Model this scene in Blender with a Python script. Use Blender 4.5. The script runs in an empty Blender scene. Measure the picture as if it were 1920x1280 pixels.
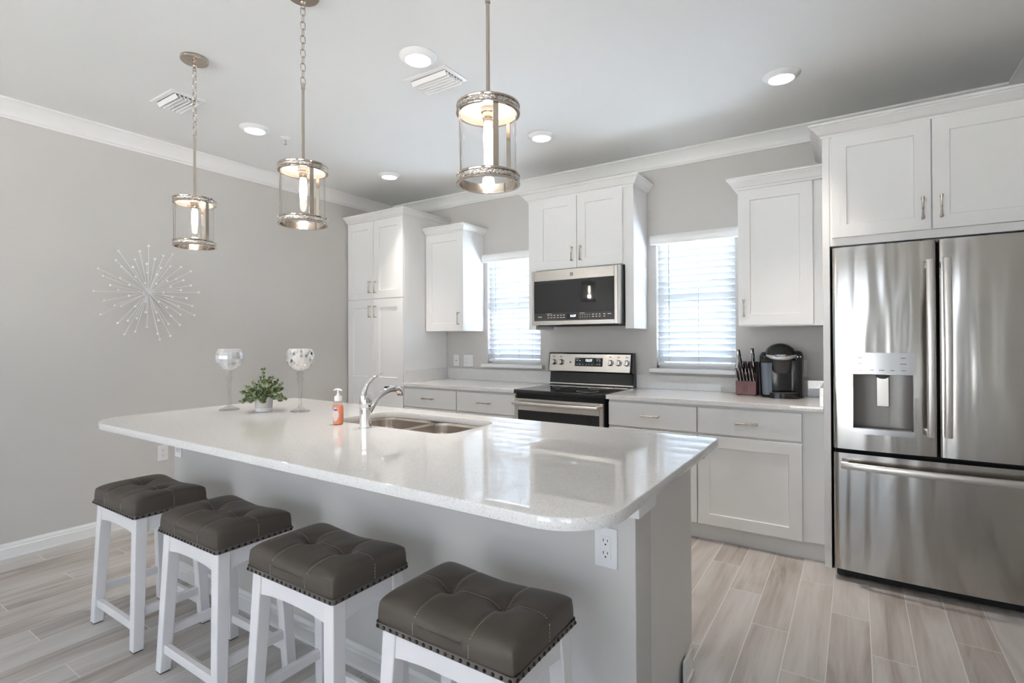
import bpy, bmesh, math, random
from mathutils import Vector, Matrix
from mathutils.geometry import tessellate_polygon

# ------------------------------------------------------------------ scene
scene = bpy.context.scene
COL = scene.collection
R = math.radians
random.seed(7)

# ------------------------------------------------------------------ camera
cam_data = bpy.data.cameras.new('camera')
cam = bpy.data.objects.new('camera', cam_data)
COL.objects.link(cam)
cam_data.sensor_width = 36.0
cam_data.lens = 981.058 / 1920 * 36.0
cam_data.shift_y = -9.519 / 1920
cam_data.clip_start = 0.05
def look(loc, yaw, pitch, roll):
    fw = Vector((math.sin(yaw) * math.cos(pitch), math.cos(yaw) * math.cos(pitch), math.sin(pitch)))
    rt = Vector((math.cos(yaw), -math.sin(yaw), 0.0))
    up = rt.cross(fw)
    r2 = rt * math.cos(roll) + up * math.sin(roll)
    u2 = up * math.cos(roll) - rt * math.sin(roll)
    m = Matrix((r2, u2, -fw)).transposed().to_4x4()
    m.translation = loc
    return m
cam.matrix_world = look(Vector((4.30838, -4.145275, 1.313662)), -0.5812, 0.0053, -0.0044)
scene.camera = cam

# ------------------------------------------------------------------ colour management, world, daylight
scene.view_settings.view_transform = 'Standard'
scene.view_settings.look = 'None'
scene.view_settings.gamma = 1.0
scene.view_settings.use_curve_mapping = False
scene.view_settings.exposure = 0.05

scene.cycles.sample_clamp_indirect = 40.0
scene.cycles.use_adaptive_sampling = False
SKY = 4.5
world = bpy.data.worlds.new('world')
scene.world = world
world.use_nodes = True
wn = world.node_tree.nodes
wl = world.node_tree.links
bg = wn['Background']
grad = wn.new('ShaderNodeTexCoord')
sep = wn.new('ShaderNodeSeparateXYZ')
ramp = wn.new('ShaderNodeValToRGB')
wl.new(grad.outputs['Generated'], sep.inputs[0])
wl.new(sep.outputs['Z'], ramp.inputs[0])
ramp.color_ramp.elements[0].position = 0.0
ramp.color_ramp.elements[0].color = (0.84, 0.90, 1.0, 1)
ramp.color_ramp.elements[1].position = 0.6
ramp.color_ramp.elements[1].color = (0.62, 0.76, 1.0, 1)
wl.new(ramp.outputs[0], bg.inputs[0])
bg.inputs[1].default_value = SKY

def area_light(name, loc, direction, sx, sy, power, color, parent=None, shape='RECTANGLE', portal=False, spread=None):
    l = bpy.data.lights.new(name, 'AREA')
    l.shape = shape
    l.size = sx
    if shape in ('RECTANGLE', 'ELLIPSE'):
        l.size_y = sy
    l.energy = power
    l.color = color
    if spread is not None:
        l.spread = spread
    if portal:
        l.cycles.is_portal = True
    o = bpy.data.objects.new(name, l)
    COL.objects.link(o)
    o.matrix_world = Vector(direction).to_track_quat('-Z', 'Y').to_matrix().to_4x4()
    o.location = loc
    if parent is not None:
        o.parent = parent
        o.matrix_parent_inverse = Matrix.Translation(parent.location).inverted()
    return o

sun_data = bpy.data.lights.new('sun', 'SUN'); sun_data.energy = 260.0; sun_data.angle = R(0.6); sun_data.color = (1.0, 0.99, 0.97)
sun = bpy.data.objects.new('sun', sun_data); COL.objects.link(sun)
sun.matrix_world = Vector((0.74, 0.02, -0.67)).to_track_quat('-Z', 'Y').to_matrix().to_4x4(); sun.location = (0, 6, 9)

DAY = (0.80, 0.90, 1.0)
WARM = (1.0, 0.90, 0.80)
H = 2.773
# daylight coming in by the wide glazed door of the living room, behind the camera, by the two kitchen windows and by two added windows
area_light('daylight_garden_door', (3.30, -7.52, 1.18), (0, 1, 0), 2.0, 2.3, 1, DAY, portal=True)
area_light('daylight_added_rear_window', (1.15, -7.52, 1.55), (0, 1, 0), 1.7, 1.4, 1, DAY, portal=True)  # portal of the rear window added for more daylight
area_light('daylight_added_side_window', (5.21, -5.75, 1.30), (-1, 0, 0), 2.0, 1.7, 1, DAY, portal=True)  # portal of the side window added to light the island end
area_light('daylight_window_west', (1.601, 0.13, 1.59), (0, -1, 0), 0.60, 1.02, 1, DAY, portal=True)
area_light('daylight_window_east', (3.270, 0.13, 1.59), (0, -1, 0), 0.60, 1.02, 1, DAY, portal=True)

# ------------------------------------------------------------------ node material helpers
def new_mat(name):
    m = bpy.data.materials.new(name)
    m.use_nodes = True
    nt = m.node_tree
    return m, nt, nt.nodes['Principled BSDF'], nt.nodes['Material Output']
def setin(node, name, v):
    if name in node.inputs:
        node.inputs[name].default_value = v
def c4(c):
    return (c[0], c[1], c[2], 1.0)
def noise_bump(nt, bsdf, scale, strength, distance=0.002, detail=3.0, vec_scale=None, coord='Object'):
    tc = nt.nodes.new('ShaderNodeTexCoord')
    src = tc.outputs[coord]
    if vec_scale is not None:
        mp = nt.nodes.new('ShaderNodeMapping')
        mp.inputs['Scale'].default_value = vec_scale
        nt.links.new(src, mp.inputs[0]); src = mp.outputs[0]
    n = nt.nodes.new('ShaderNodeTexNoise')
    n.inputs['Scale'].default_value = scale
    n.inputs['Detail'].default_value = detail
    nt.links.new(src, n.inputs['Vector'])
    b = nt.nodes.new('ShaderNodeBump')
    b.inputs['Strength'].default_value = strength
    b.inputs['Distance'].default_value = distance
    nt.links.new(n.outputs['Fac'], b.inputs['Height'])
    nt.links.new(b.outputs['Normal'], bsdf.inputs['Normal'])
    return n, b
def plain(name, col, rough=0.5, metal=0.0, spec=0.5, bump=None, vary=0.0, coat=0.0):
    m, nt, b, out = new_mat(name)
    b.inputs['Base Color'].default_value = c4(col)
    b.inputs['Roughness'].default_value = rough
    b.inputs['Metallic'].default_value = metal
    setin(b, 'Specular IOR Level', spec)
    setin(b, 'Coat Weight', coat)
    if bump:
        n, _ = noise_bump(nt, b, *bump)
    if vary:
        tc = nt.nodes.new('ShaderNodeTexCoord')
        n = nt.nodes.new('ShaderNodeTexNoise'); n.inputs['Scale'].default_value = 6.0; n.inputs['Detail'].default_value = 4.0
        nt.links.new(tc.outputs['Object'], n.inputs['Vector'])
        r = nt.nodes.new('ShaderNodeValToRGB')
        r.color_ramp.elements[0].color = c4([v * (1 - vary) for v in col]); r.color_ramp.elements[0].position = 0.3
        r.color_ramp.elements[1].color = c4([min(1, v * (1 + vary)) for v in col]); r.color_ramp.elements[1].position = 0.7
        nt.links.new(n.outputs['Fac'], r.inputs[0]); nt.links.new(r.outputs[0], b.inputs['Base Color'])
    return m
def emit(name, col, strength):
    m, nt, b, out = new_mat(name)
    b.inputs['Base Color'].default_value = c4(col)
    setin(b, 'Emission Color', c4(col)); setin(b, 'Emission Strength', strength)
    return m
def thin_glass(name, tint=(1, 1, 1), ior=1.45, rough=0.0, diffuse=0.0, dcol=(1, 1, 1), boost=1.0):
    m, nt, b, out = new_mat(name)
    nt.nodes.remove(b)
    t = nt.nodes.new('ShaderNodeBsdfTransparent'); t.inputs[0].default_value = c4(tint)
    g = nt.nodes.new('ShaderNodeBsdfGlossy'); g.inputs['Roughness'].default_value = rough
    lw = nt.nodes.new('ShaderNodeLayerWeight'); lw.inputs[0].default_value = 0.5
    r0 = ((ior - 1) / (ior + 1)) ** 2
    pw = nt.nodes.new('ShaderNodeMath'); pw.operation = 'POWER'; pw.inputs[1].default_value = 4.0
    mu = nt.nodes.new('ShaderNodeMath'); mu.operation = 'MULTIPLY_ADD'; mu.use_clamp = True
    mu.inputs[1].default_value = 0.75 * boost; mu.inputs[2].default_value = r0 * boost
    mx = nt.nodes.new('ShaderNodeMixShader')
    nt.links.new(lw.outputs['Facing'], pw.inputs[0]); nt.links.new(pw.outputs[0], mu.inputs[0]); nt.links.new(mu.outputs[0], mx.inputs[0])
    nt.links.new(t.outputs[0], mx.inputs[1]); nt.links.new(g.outputs[0], mx.inputs[2])
    last = mx
    if diffuse > 0:
        d = nt.nodes.new('ShaderNodeBsdfDiffuse'); d.inputs[0].default_value = c4(dcol)
        m2 = nt.nodes.new('ShaderNodeMixShader'); m2.inputs[0].default_value = diffuse
        nt.links.new(mx.outputs[0], m2.inputs[1]); nt.links.new(d.outputs[0], m2.inputs[2]); last = m2
    nt.links.new(last.outputs[0], out.inputs['Surface'])
    return m

M = {}
M['wall'] = plain('greige_wall_paint', (0.61, 0.590, 0.565), 0.62, bump=(260, 0.06, 0.001))
M['ceiling'] = plain('white_ceiling_paint', (0.80, 0.80, 0.79), 0.8, bump=(120, 0.12, 0.002))
M['trim'] = plain('white_trim_paint', (0.84, 0.835, 0.82), 0.35)
M['cab'] = plain('white_cabinet_paint', (0.83, 0.825, 0.815), 0.33, spec=0.45)
M['duct_shade'] = plain('duct_shade_grey', (0.16, 0.155, 0.15), 0.6)  # dark tone standing for the shade inside the vents
M['toe'] = plain('white_toe_kick', (0.74, 0.74, 0.73), 0.45)
M['panel'] = plain('island_cabinet_paint', (0.74, 0.72, 0.69), 0.4)
M['nickel'] = plain('brushed_nickel', (0.50, 0.45, 0.39), 0.26, 1.0)
M['pol_nickel'] = plain('polished_nickel', (0.54, 0.475, 0.41), 0.13, 1.0)
M['chrome'] = plain('polished_chrome', (0.82, 0.82, 0.83), 0.04, 1.0)
M['black'] = plain('black_plastic', (0.012, 0.012, 0.013), 0.35)
M['gap_black'] = plain('black_gasket', (0.008, 0.008, 0.008), 0.7)
M['black_gloss'] = plain('black_gloss_plastic', (0.010, 0.010, 0.011), 0.08)
M['glass_black'] = plain('black_glass', (0.010, 0.011, 0.013), 0.03, spec=0.6)
M['strip'] = plain('dark_grey_control_glass', (0.055, 0.052, 0.05), 0.12)
M['dark_steel'] = plain('dark_grey_metal', (0.16, 0.165, 0.17), 0.4, 0.6)
M['plastic_white'] = plain('white_plastic', (0.82, 0.82, 0.82), 0.3)
M['slot'] = plain('dark_slot', (0.02, 0.02, 0.02), 0.6)
M['print_white'] = emit('pale_print', (0.75, 0.78, 0.80), 0.15)
M['print_grey'] = plain('grey_print', (0.16, 0.16, 0.17), 0.5)
M['digits'] = emit('lit_clock_digits', (0.75, 0.9, 1.0), 3.0)
M['clear'] = thin_glass('clear_glass', (0.985, 0.985, 0.985))
M['pane'] = thin_glass('window_glass', (0.97, 0.98, 0.98), 1.3)
M['goblet'] = thin_glass('goblet_glass', (0.90, 0.90, 0.91), 1.5, boost=1.5)
M['bulb'] = emit('bulb_glow', (1.0, 0.93, 0.82), 24.0)
M['lens'] = emit('downlight_lens_glow', (1.0, 0.97, 0.92), 7.0)
M['lamp_white'] = plain('white_lamp_interior', (0.85, 0.84, 0.82), 0.3)
M['silver'] = plain('satin_silver', (0.92, 0.92, 0.92), 0.30, 0.55)
M['concrete'] = plain('pale_concrete_pot', (0.62, 0.60, 0.58), 0.8, vary=0.08)
M['pot_white'] = plain('white_glazed_pot', (0.80, 0.79, 0.78), 0.4)
M['soil'] = plain('dark_soil', (0.05, 0.04, 0.03), 0.9)
M['stem'] = plain('green_stem', (0.16, 0.18, 0.07), 0.6)
M['ext'] = plain('pale_blue_bounce_ground', (0.69, 0.80, 0.96), 0.9, vary=0.05)  # blue tint put in to bounce cool daylight onto the ceiling
M['dark_ground'] = plain('added_dark_ground', (0.07, 0.075, 0.06), 0.95, vary=0.3)  # dark tone for the added strip that dims the slats from below
M['lawn'] = plain('garden_terrace', (0.17, 0.167, 0.163), 0.9, vary=0.1)
M['siding'] = plain('blue_grey_siding', (0.13, 0.15, 0.17), 0.8)
M['hedge'] = plain('garden_hedge', (0.10, 0.16, 0.07), 0.9, vary=0.4)
M['burgundy'] = plain('cherry_stained_wood', (0.165, 0.062, 0.062), 0.34, vary=0.2)
M['block_dark'] = plain('dark_cherry_wood', (0.10, 0.045, 0.045), 0.4, vary=0.2)
M['reservoir'] = plain('smoky_blue_plastic', (0.17, 0.205, 0.25), 0.10, spec=0.6)
M['soap_liquid'] = plain('orange_soap', (0.90, 0.26, 0.10), 0.15)
M['soap_label'] = plain('white_label', (0.80, 0.66, 0.62), 0.4)
M['blue'] = plain('blue_label_mark', (0.04, 0.06, 0.35), 0.4)
M['soap_clear'] = thin_glass('clear_bottle_plastic', (0.97, 0.93, 0.90), 1.4, 0.1, 0.10, (0.9, 0.75, 0.7))
M['pump'] = plain('translucent_white_pump', (0.86, 0.84, 0.83), 0.35)
M['sink'] = plain('brushed_sink_steel', (0.60, 0.54, 0.48), 0.27, 1.0, bump=(60, 0.05, 0.001))
M['stool_white'] = plain('white_stool_paint', (0.82, 0.80, 0.80), 0.35)
M['nail'] = plain('dark_bronze_nailhead', (0.05, 0.04, 0.035), 0.18, 0.8)
M['band'] = plain('leather_edge_band', (0.13, 0.115, 0.10), 0.55)
M['thread'] = plain('pale_stitching', (0.42, 0.37, 0.31), 0.6)
M['cord'] = plain('grey_cord', (0.28, 0.29, 0.30), 0.7)
M['rubber'] = plain('dark_foot_pad', (0.05, 0.045, 0.04), 0.7)

def leather():
    m, nt, b, out = new_mat('grey_brown_leather')
    b.inputs['Base Color'].default_value = (0.083, 0.067, 0.053, 1)
    b.inputs['Roughness'].default_value = 0.46
    setin(b, 'Specular IOR Level', 0.45)
    noise_bump(nt, b, 420, 0.10, 0.001, 4)
    return m
M['leather'] = leather()

def steel(name, col, rough, vs, wave):
    """brushed stainless: fine horizontal grain and a slow waviness of the sheet"""
    m, nt, b, out = new_mat(name)
    b.inputs['Metallic'].default_value = 1.0
    b.inputs['Base Color'].default_value = c4(col)
    b.inputs['Roughness'].default_value = rough
    tc = nt.nodes.new('ShaderNodeTexCoord')
    mp = nt.nodes.new('ShaderNodeMapping'); mp.inputs['Scale'].default_value = vs
    nt.links.new(tc.outputs['Object'], mp.inputs[0])
    n = nt.nodes.new('ShaderNodeTexNoise'); n.inputs['Scale'].default_value = 1.0; n.inputs['Detail'].default_value = 2.0
    nt.links.new(mp.outputs[0], n.inputs['Vector'])
    r = nt.nodes.new('ShaderNodeMapRange'); r.inputs['To Min'].default_value = rough * 0.85; r.inputs['To Max'].default_value = rough * 1.2
    nt.links.new(n.outputs['Fac'], r.inputs['Value']); nt.links.new(r.outputs[0], b.inputs['Roughness'])
    b1 = nt.nodes.new('ShaderNodeBump'); b1.inputs['Strength'].default_value = 0.03; b1.inputs['Distance'].default_value = 0.0006
    nt.links.new(n.outputs['Fac'], b1.inputs['Height'])
    mp2 = nt.nodes.new('ShaderNodeMapping'); mp2.inputs['Scale'].default_value = wave[0]
    nt.links.new(tc.outputs['Object'], mp2.inputs[0])
    n2 = nt.nodes.new('ShaderNodeTexNoise'); n2.inputs['Scale'].default_value = 1.0; n2.inputs['Detail'].default_value = 1.0
    nt.links.new(mp2.outputs[0], n2.inputs['Vector'])
    b2 = nt.nodes.new('ShaderNodeBump'); b2.inputs['Strength'].default_value = 1.0; b2.inputs['Distance'].default_value = wave[1]
    nt.links.new(n2.outputs['Fac'], b2.inputs['Height']); nt.links.new(b1.outputs['Normal'], b2.inputs['Normal'])
    nt.links.new(b2.outputs['Normal'], b.inputs['Normal'])
    return m
M['steel'] = steel('brushed_stainless', (0.46, 0.44, 0.415), 0.15, (4, 4, 420), ((11.0, 11.0, 1.2), 0.0085))
M['steel_small'] = steel('stainless_trim', (0.66, 0.635, 0.60), 0.20, (8, 8, 500), ((9.0, 9.0, 3.0), 0.0012))
M['steel_handle'] = plain('satin_stainless_handle', (0.66, 0.635, 0.61), 0.33, 1.0)
M['dispenser'] = plain('grey_dispenser_recess', (0.20, 0.19, 0.18), 0.35, 0.7)
M['disp_panel'] = plain('silver_dispenser_panel', (0.50, 0.50, 0.51), 0.24, 0.85)

def quartz():
    m, nt, b, out = new_mat('white_speckled_quartz')
    tc = nt.nodes.new('ShaderNodeTexCoord')
    v = nt.nodes.new('ShaderNodeTexVoronoi'); v.inputs['Scale'].default_value = 380.0
    nt.links.new(tc.outputs['Object'], v.inputs['Vector'])
    cr = nt.nodes.new('ShaderNodeValToRGB')
    cr.color_ramp.interpolation = 'CONSTANT'
    e = cr.color_ramp.elements
    e[0].position = 0.0; e[0].color = (0.60, 0.56, 0.52, 1)
    e[1].position = 0.035; e[1].color = (0.715, 0.70, 0.68, 1)
    e2 = e.new(0.30); e2.color = (0.76, 0.75, 0.735, 1)
    e3 = e.new(0.75); e3.color = (0.79, 0.78, 0.77, 1)
    sp = nt.nodes.new('ShaderNodeSeparateColor')
    nt.links.new(v.outputs['Color'], sp.inputs[0]); nt.links.new(sp.outputs[0], cr.inputs[0])
    nt.links.new(cr.outputs[0], b.inputs['Base Color'])
    b.inputs['Roughness'].default_value = 0.012
    setin(b, 'Specular IOR Level', 0.62)
    return m
M['quartz'] = quartz()

def planks():
    """wood-look porcelain planks 0.1525 x 0.922 m laid along Y, third-stagger, pale grout"""
    m, nt, b, out = new_mat('wood_look_tile_planks')
    N = nt.nodes; L = nt.links
    def math_(op, a, bb=None, c=None):
        n = N.new('ShaderNodeMath'); n.operation = op
        for i, v in enumerate((a, bb, c)):
            if v is None: continue
            if isinstance(v, (int, float)): n.inputs[i].default_value = v
            else: L.new(v, n.inputs[i])
        return n.outputs[0]
    g = N.new('ShaderNodeNewGeometry'); s = N.new('ShaderNodeSeparateXYZ'); L.new(g.outputs['Position'], s.inputs[0])
    w, ln = 0.1525, 0.9225
    cx = math_('DIVIDE', math_('SUBTRACT', s.outputs[0], 3.592 - 0.1525 * 40), w)
    col = math_('FLOOR', cx)
    fx = math_('SUBTRACT', cx, col)
    ly = math_('DIVIDE', math_('ADD', math_('ADD', s.outputs[1], 0.90 + 9.225 * 2), math_('MULTIPLY', math_('SUBTRACT', col, 40.0), -0.3075 * 2 + 0.9225)), ln)
    row = math_('FLOOR', ly)
    fy = math_('SUBTRACT', ly, row)
    ex = math_('MINIMUM', fx, math_('SUBTRACT', 1.0, fx))
    ey = math_('MINIMUM', fy, math_('SUBTRACT', 1.0, fy))
    dx = math_('MULTIPLY', ex, w); dy = math_('MULTIPLY', ey, ln)
    d = math_('MINIMUM', dx, dy)
    grout = math_('LESS_THAN', d, 0.0017)
    wn_ = N.new('ShaderNodeTexWhiteNoise'); wn_.noise_dimensions = '2D'
    cv = N.new('ShaderNodeCombineXYZ'); L.new(col, cv.inputs[0]); L.new(row, cv.inputs[1]); L.new(cv.outputs[0], wn_.inputs['Vector'])
    rnd = wn_.outputs['Value']
    gv = N.new('ShaderNodeCombineXYZ')
    L.new(math_('ADD', math_('MULTIPLY', s.outputs[0], 9.0), math_('MULTIPLY', rnd, 37.0)), gv.inputs[0])
    L.new(math_('ADD', math_('MULTIPLY', s.outputs[1], 1.15), math_('MULTIPLY', rnd, 19.0)), gv.inputs[1])
    n1 = N.new('ShaderNodeTexNoise'); n1.inputs['Scale'].default_value = 1.0; n1.inputs['Detail'].default_value = 5.0; n1.inputs['Roughness'].default_value = 0.55
    n1.inputs['Distortion'].default_value = 0.9
    L.new(gv.outputs[0], n1.inputs['Vector'])
    gv2 = N.new('ShaderNodeCombineXYZ')
    L.new(math_('ADD', math_('MULTIPLY', s.outputs[0], 55.0), math_('MULTIPLY', rnd, 11.0)), gv2.inputs[0])
    L.new(math_('MULTIPLY', s.outputs[1], 2.2), gv2.inputs[1])
    n2 = N.new('ShaderNodeTexNoise'); n2.inputs['Scale'].default_value = 1.0; n2.inputs['Detail'].default_value = 3.0
    L.new(gv2.outputs[0], n2.inputs['Vector'])
    t = math_('ADD', math_('ADD', math_('MULTIPLY', n1.outputs['Fac'], 0.85), math_('MULTIPLY', n2.outputs['Fac'], 0.25)), math_('MULTIPLY', rnd, 0.20))
    t = math_('SUBTRACT', t, 0.15)
    cr = N.new('ShaderNodeValToRGB')
    e = cr.color_ramp.elements
    e[0].position = 0.22; e[0].color = (0.245, 0.200, 0.170, 1)
    e[1].position = 0.80; e[1].color = (0.62, 0.60, 0.585, 1)
    x = e.new(0.40); x.color = (0.415, 0.375, 0.345, 1)
    x = e.new(0.55); x.color = (0.525, 0.495, 0.47, 1)
    L.new(t, cr.inputs[0])
    mix = N.new('ShaderNodeMix'); mix.data_type = 'RGBA'
    L.new(grout, mix.inputs['Factor'])
    L.new(cr.outputs[0], mix.inputs['A']); mix.inputs['B'].default_value = (0.72, 0.70, 0.67, 1)
    L.new(mix.outputs['Result'], b.inputs['Base Color'])
    b.inputs['Roughness'].default_value = 0.36
    bp_ = N.new('ShaderNodeBump'); bp_.inputs['Strength'].default_value = 0.5; bp_.inputs['Distance'].default_value = 0.0008
    L.new(math_('SUBTRACT', math_('MULTIPLY', n2.outputs['Fac'], 0.25), grout), bp_.inputs['Height']); L.new(bp_.outputs['Normal'], b.inputs['Normal'])
    return m
M['floor'] = planks()

def leaf_mat():
    m, nt, b, out = new_mat('grey_green_leaf')
    g = nt.nodes.new('ShaderNodeNewGeometry')
    cr = nt.nodes.new('ShaderNodeValToRGB')
    cr.color_ramp.elements[0].color = (0.10, 0.15, 0.045, 1)
    cr.color_ramp.elements[1].color = (0.44, 0.51, 0.38, 1)
    x = cr.color_ramp.elements.new(0.5); x.color = (0.24, 0.30, 0.13, 1)
    nt.links.new(g.outputs['Random Per Island'], cr.inputs[0]); nt.links.new(cr.outputs[0], b.inputs['Base Color'])
    b.inputs['Roughness'].default_value = 0.5
    return m
M['leaf'] = leaf_mat()

def slat_mat():
    m, nt, b, out = new_mat('white_blind_slat')
    b.inputs['Base Color'].default_value = (0.72, 0.73, 0.74, 1); b.inputs['Roughness'].default_value = 0.4
    t = nt.nodes.new('ShaderNodeBsdfTranslucent'); t.inputs[0].default_value = (0.85, 0.90, 0.94, 1)
    mx = nt.nodes.new('ShaderNodeMixShader'); mx.inputs[0].default_value = 0.22
    nt.links.new(b.outputs[0], mx.inputs[1]); nt.links.new(t.outputs[0], mx.inputs[2]); nt.links.new(mx.outputs[0], out.inputs['Surface'])
    return m
M['slat'] = slat_mat()

def pearl_mat():
    m, nt, b, out = new_mat('pearly_tile_glass')
    g = nt.nodes.new('ShaderNodeNewGeometry')
    cr = nt.nodes.new('ShaderNodeValToRGB')
    cr.color_ramp.elements[0].color = (0.62, 0.60, 0.57, 1); cr.color_ramp.elements[1].color = (0.78, 0.82, 0.88, 1)
    nt.links.new(g.outputs['Random Per Island'], cr.inputs[0])
    nt.links.new(cr.outputs[0], b.inputs['Base Color'])
    b.inputs['Metallic'].default_value = 0.35; b.inputs['Roughness'].default_value = 0.12
    t = nt.nodes.new('ShaderNodeBsdfTransparent'); t.inputs[0].default_value = (0.9, 0.9, 0.9, 1)
    mx = nt.nodes.new('ShaderNodeMixShader'); mx.inputs[0].default_value = 0.08
    nt.links.new(b.outputs[0], mx.inputs[1]); nt.links.new(t.outputs[0], mx.inputs[2]); nt.links.new(mx.outputs[0], out.inputs['Surface'])
    return m
M['pearl'] = pearl_mat()
M['mirror'] = plain('bevelled_mirror', (0.75, 0.74, 0.72), 0.03, 1.0)
M['bowl_pearl'] = thin_glass('milky_goblet_glass', (0.92, 0.91, 0.90), 1.5, 0.0, 0.50, (0.86, 0.85, 0.84), boost=1.5)

def crystal_mat():
    """band of small crystals set in nickel: glittery facets"""
    m, nt, b, out = new_mat('crystal_band')
    b.inputs['Metallic'].default_value = 0.9; b.inputs['Roughness'].default_value = 0.18
    tc = nt.nodes.new('ShaderNodeTexCoord')
    v = nt.nodes.new('ShaderNodeTexVoronoi'); v.inputs['Scale'].default_value = 220.0
    nt.links.new(tc.outputs['Object'], v.inputs['Vector'])
    cr = nt.nodes.new('ShaderNodeValToRGB')
    cr.color_ramp.elements[0].color = (0.30, 0.26, 0.23, 1); cr.color_ramp.elements[1].color = (0.80, 0.75, 0.70, 1)
    sp = nt.nodes.new('ShaderNodeSeparateColor'); nt.links.new(v.outputs['Color'], sp.inputs[0])
    nt.links.new(sp.outputs[0], cr.inputs[0]); nt.links.new(cr.outputs[0], b.inputs['Base Color'])
    bu = nt.nodes.new('ShaderNodeBump'); bu.inputs['Strength'].default_value = 0.8; bu.inputs['Distance'].default_value = 0.002
    nt.links.new(v.outputs['Distance'], bu.inputs['Height']); nt.links.new(bu.outputs['Normal'], b.inputs['Normal'])
    return m
M['crystal'] = crystal_mat()

# ------------------------------------------------------------------ mesh building helpers
class MB:
    def __init__(s, mtx=None):
        s.bm = bmesh.new(); s.m = mtx
    def _v(s, p):
        p = Vector(p)
        return s.bm.verts.new(s.m @ p if s.m is not None else p)
    def _f(s, vs):
        try: return s.bm.faces.new(vs)
        except ValueError: return None
    def box(s, x0, x1, y0, y1, z0, z1, bev=0.0, seg=1):
        v = [s._v((x, y, z)) for z in (z0, z1) for y in (y0, y1) for x in (x0, x1)]
        fs = [s._f([v[i] for i in q]) for q in ((0, 2, 3, 1), (4, 5, 7, 6), (0, 1, 5, 4), (2, 6, 7, 3), (0, 4, 6, 2), (1, 3, 7, 5))]
        if bev > 0:
            es = {e for f in fs for e in f.edges}
            bmesh.ops.bevel(s.bm, geom=list(es), offset=bev, segments=seg, affect='EDGES', profile=0.5, clamp_overlap=True)
        return s
    def hexa(s, pts):
        """8 points ordered as the box corners (x fastest, then y, then z)"""
        v = [s._v(p) for p in pts]
        for q in ((0, 2, 3, 1), (4, 5, 7, 6), (0, 1, 5, 4), (2, 6, 7, 3), (0, 4, 6, 2), (1, 3, 7, 5)):
            s._f([v[i] for i in q])
        return s
    def ring_loft(s, rings, close=True, cap0=True, cap1=True):
        vs = [[s._v(p) for p in r] for r in rings]
        n = len(vs[0])
        for a, b in zip(vs[:-1], vs[1:]):
            for i in range(n if close else n - 1):
                j = (i + 1) % n
                s._f([a[i], a[j], b[j], b[i]])
        if cap0: s._f(list(reversed(vs[0])))
        if cap1: s._f(vs[-1])
        return s
    def lathe(s, prof, c=(0, 0, 0), n=32, cap0=True, cap1=True, axis='z', sx=1.0, sy=1.0):
        rings = []
        for r, h in prof:
            ring = []
            for i in range(n):
                a = 2 * math.pi * i / n
                p = (r * math.cos(a) * sx, r * math.sin(a) * sy, h)
                if axis == 'y': p = (p[0], -p[2], p[1])       # axis along -Y
                if axis == 'x': p = (p[2], p[0], p[1])
                ring.append((p[0] + c[0], p[1] + c[1], p[2] + c[2]))
            rings.append(ring)
        return s.ring_loft(rings, True, cap0, cap1)
    def tube(s, pts, rad, n=12, closed=False, cap=True, flat=1.0):
        pts = [Vector(p) for p in pts]
        if not isinstance(rad, (list, tuple)): rad = [rad] * len(pts)
        rings = []
        up = None
        for i, p in enumerate(pts):
            a = pts[i - 1] if (i > 0 or closed) else p
            b = pts[(i + 1) % len(pts)] if (i < len(pts) - 1 or closed) else p
            t = (b - a).normalized()
            if up is None:
                up = Vector((0, 0, 1)) if abs(t.z) < 0.9 else Vector((1, 0, 0))
            x = t.cross(up)
            if x.length < 1e-6: x = t.cross(Vector((0, 1, 0)))
            x.normalize(); y = x.cross(t).normalized(); up = y
            rings.append([p + (x * math.cos(2 * math.pi * k / n) + y * math.sin(2 * math.pi * k / n) * flat) * rad[i] for k in range(n)])
        if closed: rings.append(rings[0]); cap = False
        return s.ring_loft(rings, True, cap, cap)
    def cyl(s, p0, p1, r, n=16):
        return s.tube([p0, p1], r, n)
    def torus(s, c, R_, r, n=40, k=10, axis='z'):
        pts = []
        for i in range(n):
            a = 2 * math.pi * i / n
            q = {'z': (math.cos(a), math.sin(a), 0), 'x': (0, math.cos(a), math.sin(a)), 'y': (math.cos(a), 0, math.sin(a))}[axis]
            pts.append((c[0] + q[0] * R_, c[1] + q[1] * R_, c[2] + q[2] * R_))
        return s.tube(pts, r, k, closed=True)
    def sphere(s, c, r, u=12, v=8):
        prof = [(max(r * math.sin(math.pi * i / v), 1e-5), -r * math.cos(math.pi * i / v)) for i in range(v + 1)]
        return s.lathe(prof, c, u, False, False)
    def poly_prism(s, pts, z0, z1, bev=0.0, seg=2):
        lo = [s._v((x, y, z0)) for x, y in pts]; hi = [s._v((x, y, z1)) for x, y in pts]
        n = len(pts); es = []
        f0 = s._f(list(reversed(lo))); f1 = s._f(hi)
        for i in range(n):
            s._f([lo[i], lo[(i + 1) % n], hi[(i + 1) % n], hi[i]])
        if bev > 0:
            es = list(f0.edges) + list(f1.edges)
            bmesh.ops.bevel(s.bm, geom=es, offset=bev, segments=seg, affect='EDGES', profile=0.5)
        return s
    def grid(s, f, nu, nv):
        vs = [[s._v(f(i / nu, j / nv)) for i in range(nu + 1)] for j in range(nv + 1)]
        for j in range(nv):
            for i in range(nu):
                s._f([vs[j][i], vs[j][i + 1], vs[j + 1][i + 1], vs[j + 1][i]])
        return s
    def quad(s, *p):
        s._f([s._v(q) for q in p]); return s

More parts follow.
